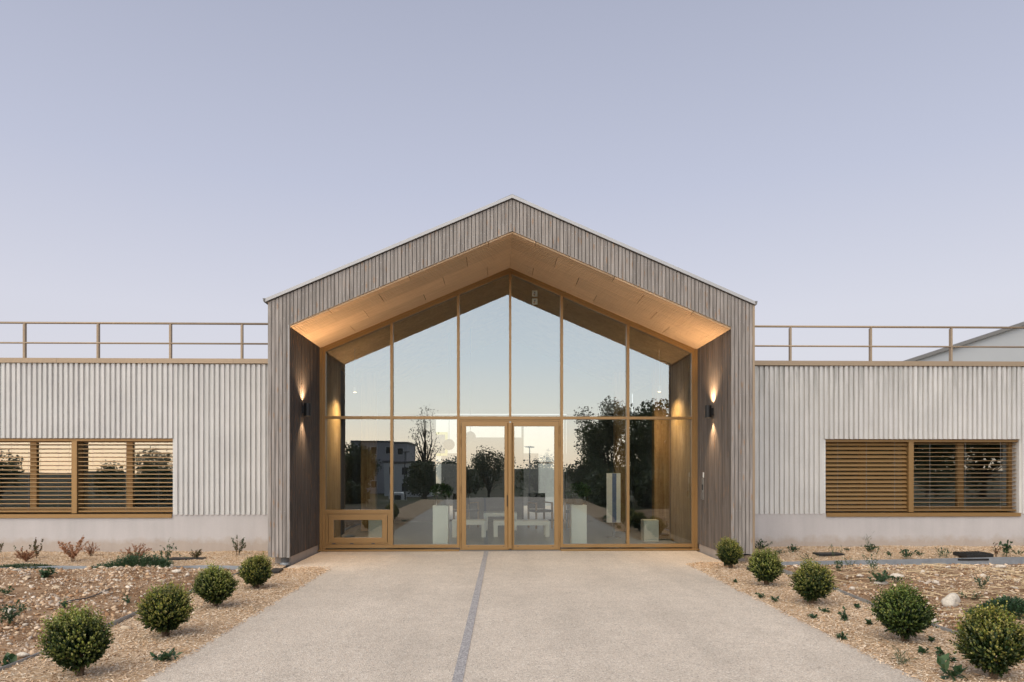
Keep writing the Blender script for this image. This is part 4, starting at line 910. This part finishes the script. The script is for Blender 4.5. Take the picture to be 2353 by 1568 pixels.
# ------------------------------------------------------------------ furniture seen through the glass
def pedestal(x, y, w, h, label):
    t = thing('pedestal', label, 'pedestal', (x, y, 0), 'pedestals behind the glass'); MB().box(-w/2, w/2, -w/2, w/2, .012, h - .02).build('body', M['cream'], t, bevel=.004)
    MB().box(-w/2 + .012, w/2 - .012, -w/2 + .012, w/2 - .012, 0, .0115).build('foot', M['darkgrey'], t); MB().box(-w/2 - .003, w/2 + .003, -w/2 - .003, w/2 + .003, h - .0195, h).build('top', M['cream'], t, bevel=.003)
pedestal(-1.03, 12.82, .29, .79, 'pale pedestal behind the glass beside the hinged door leaf with handle'); pedestal(1.56, 12.95, .29, .79, 'pale pedestal behind the glass nearer the intercom'); pedestal(3.12, 13.8, .30, .44, 'low pale box pedestal behind the pane nearest the intercom')
pedestal(-2.35, 13.7, .34, .46, 'low pale box pedestal behind the vent window')
def potted(x, y, z, dia, h, label, seed):
    t = thing('potted_plant', label, 'plant', (x, y, z), 'potted plants in the hall'); r = np.random.default_rng(seed)
    MB().lathe([(.085, 0), (.10, .14), (.108, .15), (.108, .16), (.095, .16)], (0, 0, 0), 18).build('pot', M['darkgrey'], t)
    n = 1100; d = unit(r.normal(0, 1, (n, 3))); P0 = d * r.uniform(.4, 1, (n, 1)) * np.array((dia/2, dia/2, h/2)) + np.array((0, 0, .14 + h/2)); L = r.uniform(.03, .06, n)
    inst('foliage', leaf_mesh(P0, unit(d + r.normal(0, .5, (n, 3))), r.normal(0, 1, (n, 3)), L, L * .3, pal_pick(r, GREEN, n)), t)
    mb = MB(); mb.tube([(0, 0, .1), (0, .01, .16 + h * .4)], .012, 6); mb.build('stem', M['twig'], t)
potted(-1.03, 12.82, .79, .42, .26, 'dark leafy plant in a pot on the pedestal beside the door', 1); potted(1.56, 12.95, .79, .48, .26, 'dark leafy plant in a pot on the pedestal nearer the intercom', 2)
def bench(x0, x1, y, h, d, label):
    t = thing('bench', label, 'bench', ((x0 + x1) / 2, y, 0), 'low benches in the hall'); w = (x1 - x0) / 2
    MB().box(-w, w, -d/2, d/2, h - .09, h).build('seat', M['cream'], t, bevel=.004)
    for sx_ in (-1, 1):
        for sy in (-1, 1): a = sx_ * (w - .05); b = sy * (d/2 - .05); MB().box(a - .045, a + .045, b - .045, b + .045, 0, h - .0905).build('leg', M['cream'], t)
bench(-.95, -.22, 14.9, .36, .42, 'short low white bench behind the door leaf with hinges only'); bench(-.06, 1.16, 15.0, .34, .5, 'long low white bench behind the door leaf with the handle'); bench(-.3, .5, 16.6, .42, .5, 'low white bench farther back in the hall')
def chair(x, y, rz, label):
    t = thing('chair', label, 'chair', (x, y, 0), 'dark chairs in the hall'); t.rotation_euler = (0, 0, rz)
    MB().box(-.24, .24, -.24, .24, .40, .46).build('seat', M['steelpaint'], t, bevel=.01); MB().box(-.24, .24, .19, .24, .47, .86).build('backrest', M['steelpaint'], t, bevel=.012)
    for a in (-.22, .22):
        MB().box(a - .02, a + .02, -.23, .23, .62, .65).build('armrest', M['beam'], t)
        for b in (-.22, .22): MB().box(a - .02, a + .02, b - .02, b + .02, 0, .62 if b < 0 else .615).build('leg', M['beam'], t)
chair(1.1, 17.0, .4, 'dark armchair behind the long low bench'); chair(1.95, 16.7, -.3, 'dark armchair behind the plant nearer the intercom'); chair(-.75, 17.1, 2.6, 'dark armchair behind the short low bench')
bn = thing('display_board', 'white standing display board with a blue stripe in the hall', 'display board', (2.52, 14.6, 0))
MB().box(-.15, .15, -.015, .015, .32, 1.38).build('board', M['white'], bn); MB().box(-.03, .06, -.018, -.0155, .325, 1.375).build('stripe', plain('stripe_blue', (.12, .16, .30)), bn)
MB().box(-.02, .02, -.0145, .0145, .0, .3195).build('pole', M['darkgrey'], bn); MB().box(-.14, .14, -.12, .12, 0, .012).build('base', M['darkgrey'], bn)
for x, y in ((2.95, 16.0), (3.5, 14.4), (-3.0, 16.2)):
    c = thing('timber_column', 'square brown timber column standing in the hall', 'column', (x, y, 0), 'timber columns in the hall'); MB().box(-.17, .17, -.12, .12, .012, 3.75).build('shaft', M['beam'], c); MB().box(-.14, .14, -.09, .09, 0, .0115).build('base', M['darkgrey'], c)
pdl = [(-1.06, 15.4, 2.02, .13), (-.60, 15.9, 2.22, .13)]
for x, y, z, rr in pdl:
    t = thing('pendant_lamp', 'round black pendant lamp hanging in the hall', 'lamp', (x, y, z), 'pendant lamps in the hall')
    MB().lathe([(.01, rr), (rr * .6, rr * .8), (rr * .95, rr * .3), (rr, 0), (rr * .95, -rr * .3), (rr * .6, -rr * .8), (.01, -rr)], (0, 0, 0), 24).build('shade', M['black'], t, smooth=True)
    MB().tube([(0, 0, rr), (0, 0, 5.1 - SL * abs(x - CX) - z)], .006, 6).build('cord', M['black'], t)

def hall_spot(x, y, z, label):
    t = thing('ceiling_spot', label, 'spotlight', (x, y, z), 'lit spotlights hanging in the hall')
    MB().lathe([(.03, 0), (.034, .004), (.034, .12), (.01, .125)], (0, 0, 0), 16).build('lamp_body', M['trim'], t); MB().lathe([(.026, -.004), (.026, -.0005)], (0, 0, 0), 16).build('lens', M['lamp'], t)
    MB().tube([(0, 0, .12), (0, 0, 5.15 - SL * abs(x - CX) - z)], .005, 6).build('rod', M['trim'], t)
    ld = bpy.data.lights.new('spot', 'SPOT'); ld.energy = 130; ld.color = (1., .72, .42); ld.spot_size = math.radians(150); ld.spot_blend = 1.0; ld.shadow_soft_size = .03
    lo = bpy.data.objects.new('lamp_light', ld); lo.location = (0, 0, -.012); link(lo, t)
hall_spot(-2.78, 13.5, 2.98, 'small lit spotlight hanging in the hall above the vent window'); hall_spot(3.27, 13.6, 3.02, 'small lit spotlight hanging in the hall on the intercom side')

# ------------------------------------------------------------------ street side behind the camera (seen mirrored in the glass)
DARKG = [(.06, .085, .03), (.08, .11, .04), (.11, .135, .05), (.045, .065, .025)]
def tree(x, y, h, cr, seed, label, n=5000, trunk=.5, leaf=.16, dense=1.0, name='broadleaf_tree', group='trees across the forecourt', squash=.8):
    r = np.random.default_rng(seed); z = gh(x, y); t = thing(name, label, 'tree', (x, y, z), group); mb = MB(); tips = []
    ht = h * trunk; tr = .035 * h ** .8; mb.tube([(0, 0, -.1), (r.normal(0, .05), r.normal(0, .05), ht * .5), (r.normal(0, .12), r.normal(0, .12), ht)], [tr, tr * .8, tr * .6], 9)
    cz = h - cr * squash
    nb = 26
    for i in range(nb):
        d = unit(r.normal(0, 1, 3) + np.array((0, 0, .3))); q = np.array((0, 0, cz)) + d * np.array((cr, cr, cr * squash)) * r.uniform(.45, .95); p0 = np.array((0, 0, ht * r.uniform(.55, 1)))
        m_ = (p0 + q) / 2 + r.normal(0, .12 * cr, 3); mb.tube([tuple(p0), tuple(m_), tuple(q)], [tr * .35, tr * .2, tr * .06], 5, cap=False); tips += [q, (m_ + q) / 2]
    mb.build('trunk', M['bark'], t); tips = np.array(tips)
    if n:
        k = r.integers(0, len(tips), n); P0 = tips[k] + unit(r.normal(0, 1, (n, 3))) * (r.random((n, 1)) ** .5) * cr * .34 * dense
        P0[:, 2] = np.maximum(P0[:, 2], .1); L = leaf * r.uniform(.6, 1.3, n)
        inst('crown', leaf_mesh(P0, unit(r.normal(0, 1, (n, 3))), r.normal(0, 1, (n, 3)), L, L * .36, pal_pick(r, DARKG, n)), t)
    return t
tree(6.9, -17, 6.0, 2.4, 1, 'wide dark broadleaf tree spreading over the forecourt edge', 15000, .28, .13, .85, squash=.95)
tree(11.5, -21, 8.0, 3.4, 2, 'tallest dark tree on the intercom side of the forecourt', 15000, .2, .22, squash=1.05)
tree(17.5, -19, 7.2, 3.4, 3, 'dark tree next to the tallest one', 12000, .2, .24, squash=1.0); tree(22.5, -13, 6.8, 3.2, 31, 'dark tree leaning toward the stained wing', 11000, .2, .24, squash=1.0); tree(28.5, -15, 7.4, 3.4, 32, 'broad dark tree beside the leaning one', 11000, .2, .24, squash=1.0); tree(35, -16, 7.6, 3.6, 33, 'dark tree at the far end of the row facing the stained wing', 11000, .2, .24, squash=1.0)
tree(25, -22, 7.5, 3.6, 4, 'outermost dark tree of the row', 10000, .2, .24, squash=1.0)
tree(-.3, -26, 4.6, 1.6, 5, 'small round-headed tree in the middle of the forecourt', 5000, .42, .13)
tree(-9.7, -21, 4.3, 1.6, 6, 'dense dark bushy tree on the vent window side', 11000, .1, .18, squash=1.2); tree(-11.2, -23, 4.0, 1.5, 7, 'smaller dark bushy tree beside the dense one', 9000, .1, .18, squash=1.2)
tree(-4.6, -21, 6.6, 1.2, 8, 'tall thin young tree with sparse twigs', 900, .45, .10, name='young_tree', squash=1.9); tree(3.2, -21, 3.7, .85, 9, 'staked young tree with few leaves', 700, .5, .08, name='young_tree', squash=1.2)
for k, (x, y, h_, c_) in enumerate([(5.2, -14.5, 2.3, 1.3), (8.6, -13.8, 2.7, 1.5), (12.4, -14.5, 2.5, 1.6), (16.5, -15.0, 2.8, 1.7), (21, -16, 2.9, 1.7), (-4.4, -18.5, 2.6, 1.2), (-3.0, -23, 3.4, 1.5), (-12.6, -19.0, 2.6, 1.6), (-16.5, -20.5, 2.7, 1.7), (5.0, -4.0, 1.3, .9), (6.6, -3.2, 1.5, 1.0), (8.4, -4.2, 1.5, 1.1), (10.6, -3.6, 1.6, 1.2), (5.4, -7.6, 1.7, 1.1), (7.6, -7.0, 1.7, 1.2), (9.8, -7.6, 1.9, 1.3), (12.8, -6.4, 1.8, 1.4), (-6.6, -6.0, .9, .8), (-8.6, -6.8, 1.0, 1.0), (-10.6, -6.0, 1.2, 1.2), (-12.4, -7.0, 1.6, 1.3), (-15, -6.5, 1.6, 1.4)]):
    tree(x, y, h_, c_, 300 + k, 'dense low dark bush in the hedge around the forecourt', 6000, .12, .16, name='hedge_bush', group='hedge bushes round the forecourt', squash=.85)
r_ = random.Random(3)
for k in range(17):
    x = -62 + k * 8.2 + r_.uniform(-2, 2)
    if -27 < x < -5: continue
    tree(x, r_.uniform(-72, -58), r_.uniform(4.2, 6.4) + .9 - (1.4 if -24 < x < 10 else 0), r_.uniform(2.4, 3.6), 100 + k, 'distant tree in the row along the far side of the road', 1800, .2, .34, group='distant roadside trees')
def lamp_post(x, y, label):
    t = thing('street_lamp', label, 'street lamp', (x, y, gh(x, y)), 'street lamps by the road'); MB().tube([(0, 0, 0), (0, 0, 5.6)], [.06, .045], 10).build('pole', M['darkgrey'], t)
    MB().lathe([(.05, -.05), (.42, 0), (.42, .05), (.05, .09)], (0, 0, 5.6), 18).build('lamp_head', M['darkgrey'], t); MB().box(-.12, .12, -.12, .12, 0, .03).build('base', M['darkgrey'], t)
lamp_post(-12, -35.5, 'slim street lamp with flat round head near the apartment block'); lamp_post(-8.0, -37, 'slim street lamp with flat round head beside the parked van'); lamp_post(2.8, -35, 'slim street lamp with flat round head behind the staked young tree')
# parked van
vn = thing('parked_van', 'small white van parked across the road with its rear doors facing the building', 'van', (-9.6, -41, gh(0, -41)))
body = MB(); prof = [(0, .35), (4.2, .35), (4.2, .85), (3.55, 1.02), (2.75, 1.72), (2.5, 1.80), (.12, 1.80), (0, 1.1)]      # side view (length back, height)
body.prism([(-.84, -q, z) for q, z in prof], (1.68, 0, 0)); b_ = body.build('body', M['white'], vn, bevel=.06)
for s in (-1, 1):
    w_ = MB().box(s * .38 - .30, s * .38 + .30, -.05, .02, 1.12, 1.58).build('rear_window', M['black'], vn); MB().box(s * .78 - .05, s * .78 + .05, -.06, .015, .8, 1.1).build('tail_light', plain('tail_red', (.3, .02, .02), .3), vn)
    for q in (-.75, -3.35):
        wh = MB().tube([(s * .66, q, .31), (s * .85, q, .31)], .31, 20).build('wheel', M['black'], vn); MB().tube([(s * .852, q, .31), (s * .858, q, .31)], .19, 16).build('rim', M['steel'], wh)
    MB().prism([(s * .845, -2.9, 1.1), (s * .845, -1.9, 1.1), (s * .845, -1.9, 1.6), (s * .845, -2.6, 1.6)], (s * .004, 0, 0)).build('side_window', M['black'], vn)
MB().box(-.26, .26, .0, .025, .82, .94).build('number_plate', plain('plate_yellow', (.5, .38, .06)), vn); MB().box(-.8, .8, .0, .09, .36, .52).build('bumper', M['darkgrey'], vn)
# apartment block and low house
def block(name, x0, x1, y, h, mat, label, rows, cols, wmat, depth=12):
    t = thing(name, label, 'building', ((x0 + x1) / 2, y, gh(0, y))); w = (x1 - x0) / 2; MB().box(-w, w, -depth, 0, -.3, h).build('wall', mat, t); MB().box(-w - .15, w + .15, -depth - .15, .15, h + .001, h + .3).build('roof', M['roofing'], t)
    for i in range(rows):
        for j in range(cols):
            cx = -w + (j + .5) * 2 * w / cols; cz = (i + .5) * h / rows + .1; o = MB().box(cx - .55, cx + .55, 0.001, .06, cz - .65, cz + .65).build('window', M['white'], t); MB().box(cx - .45, cx + .45, .061, .07, cz - .55, cz + .55).build('pane', wmat, o)
    return t
block('apartment_block', -24, -14.2, -88, 8.4, plain('dark_render', (.46, .45, .47), .9), 'dark grey flat-roofed apartment block far across the road', 3, 4, M['black'])
block('low_house', -17, -9.5, -78, 5.0, M['white'], 'white flat-roofed house in front of the dark apartment block', 2, 3, M['black'], 6)
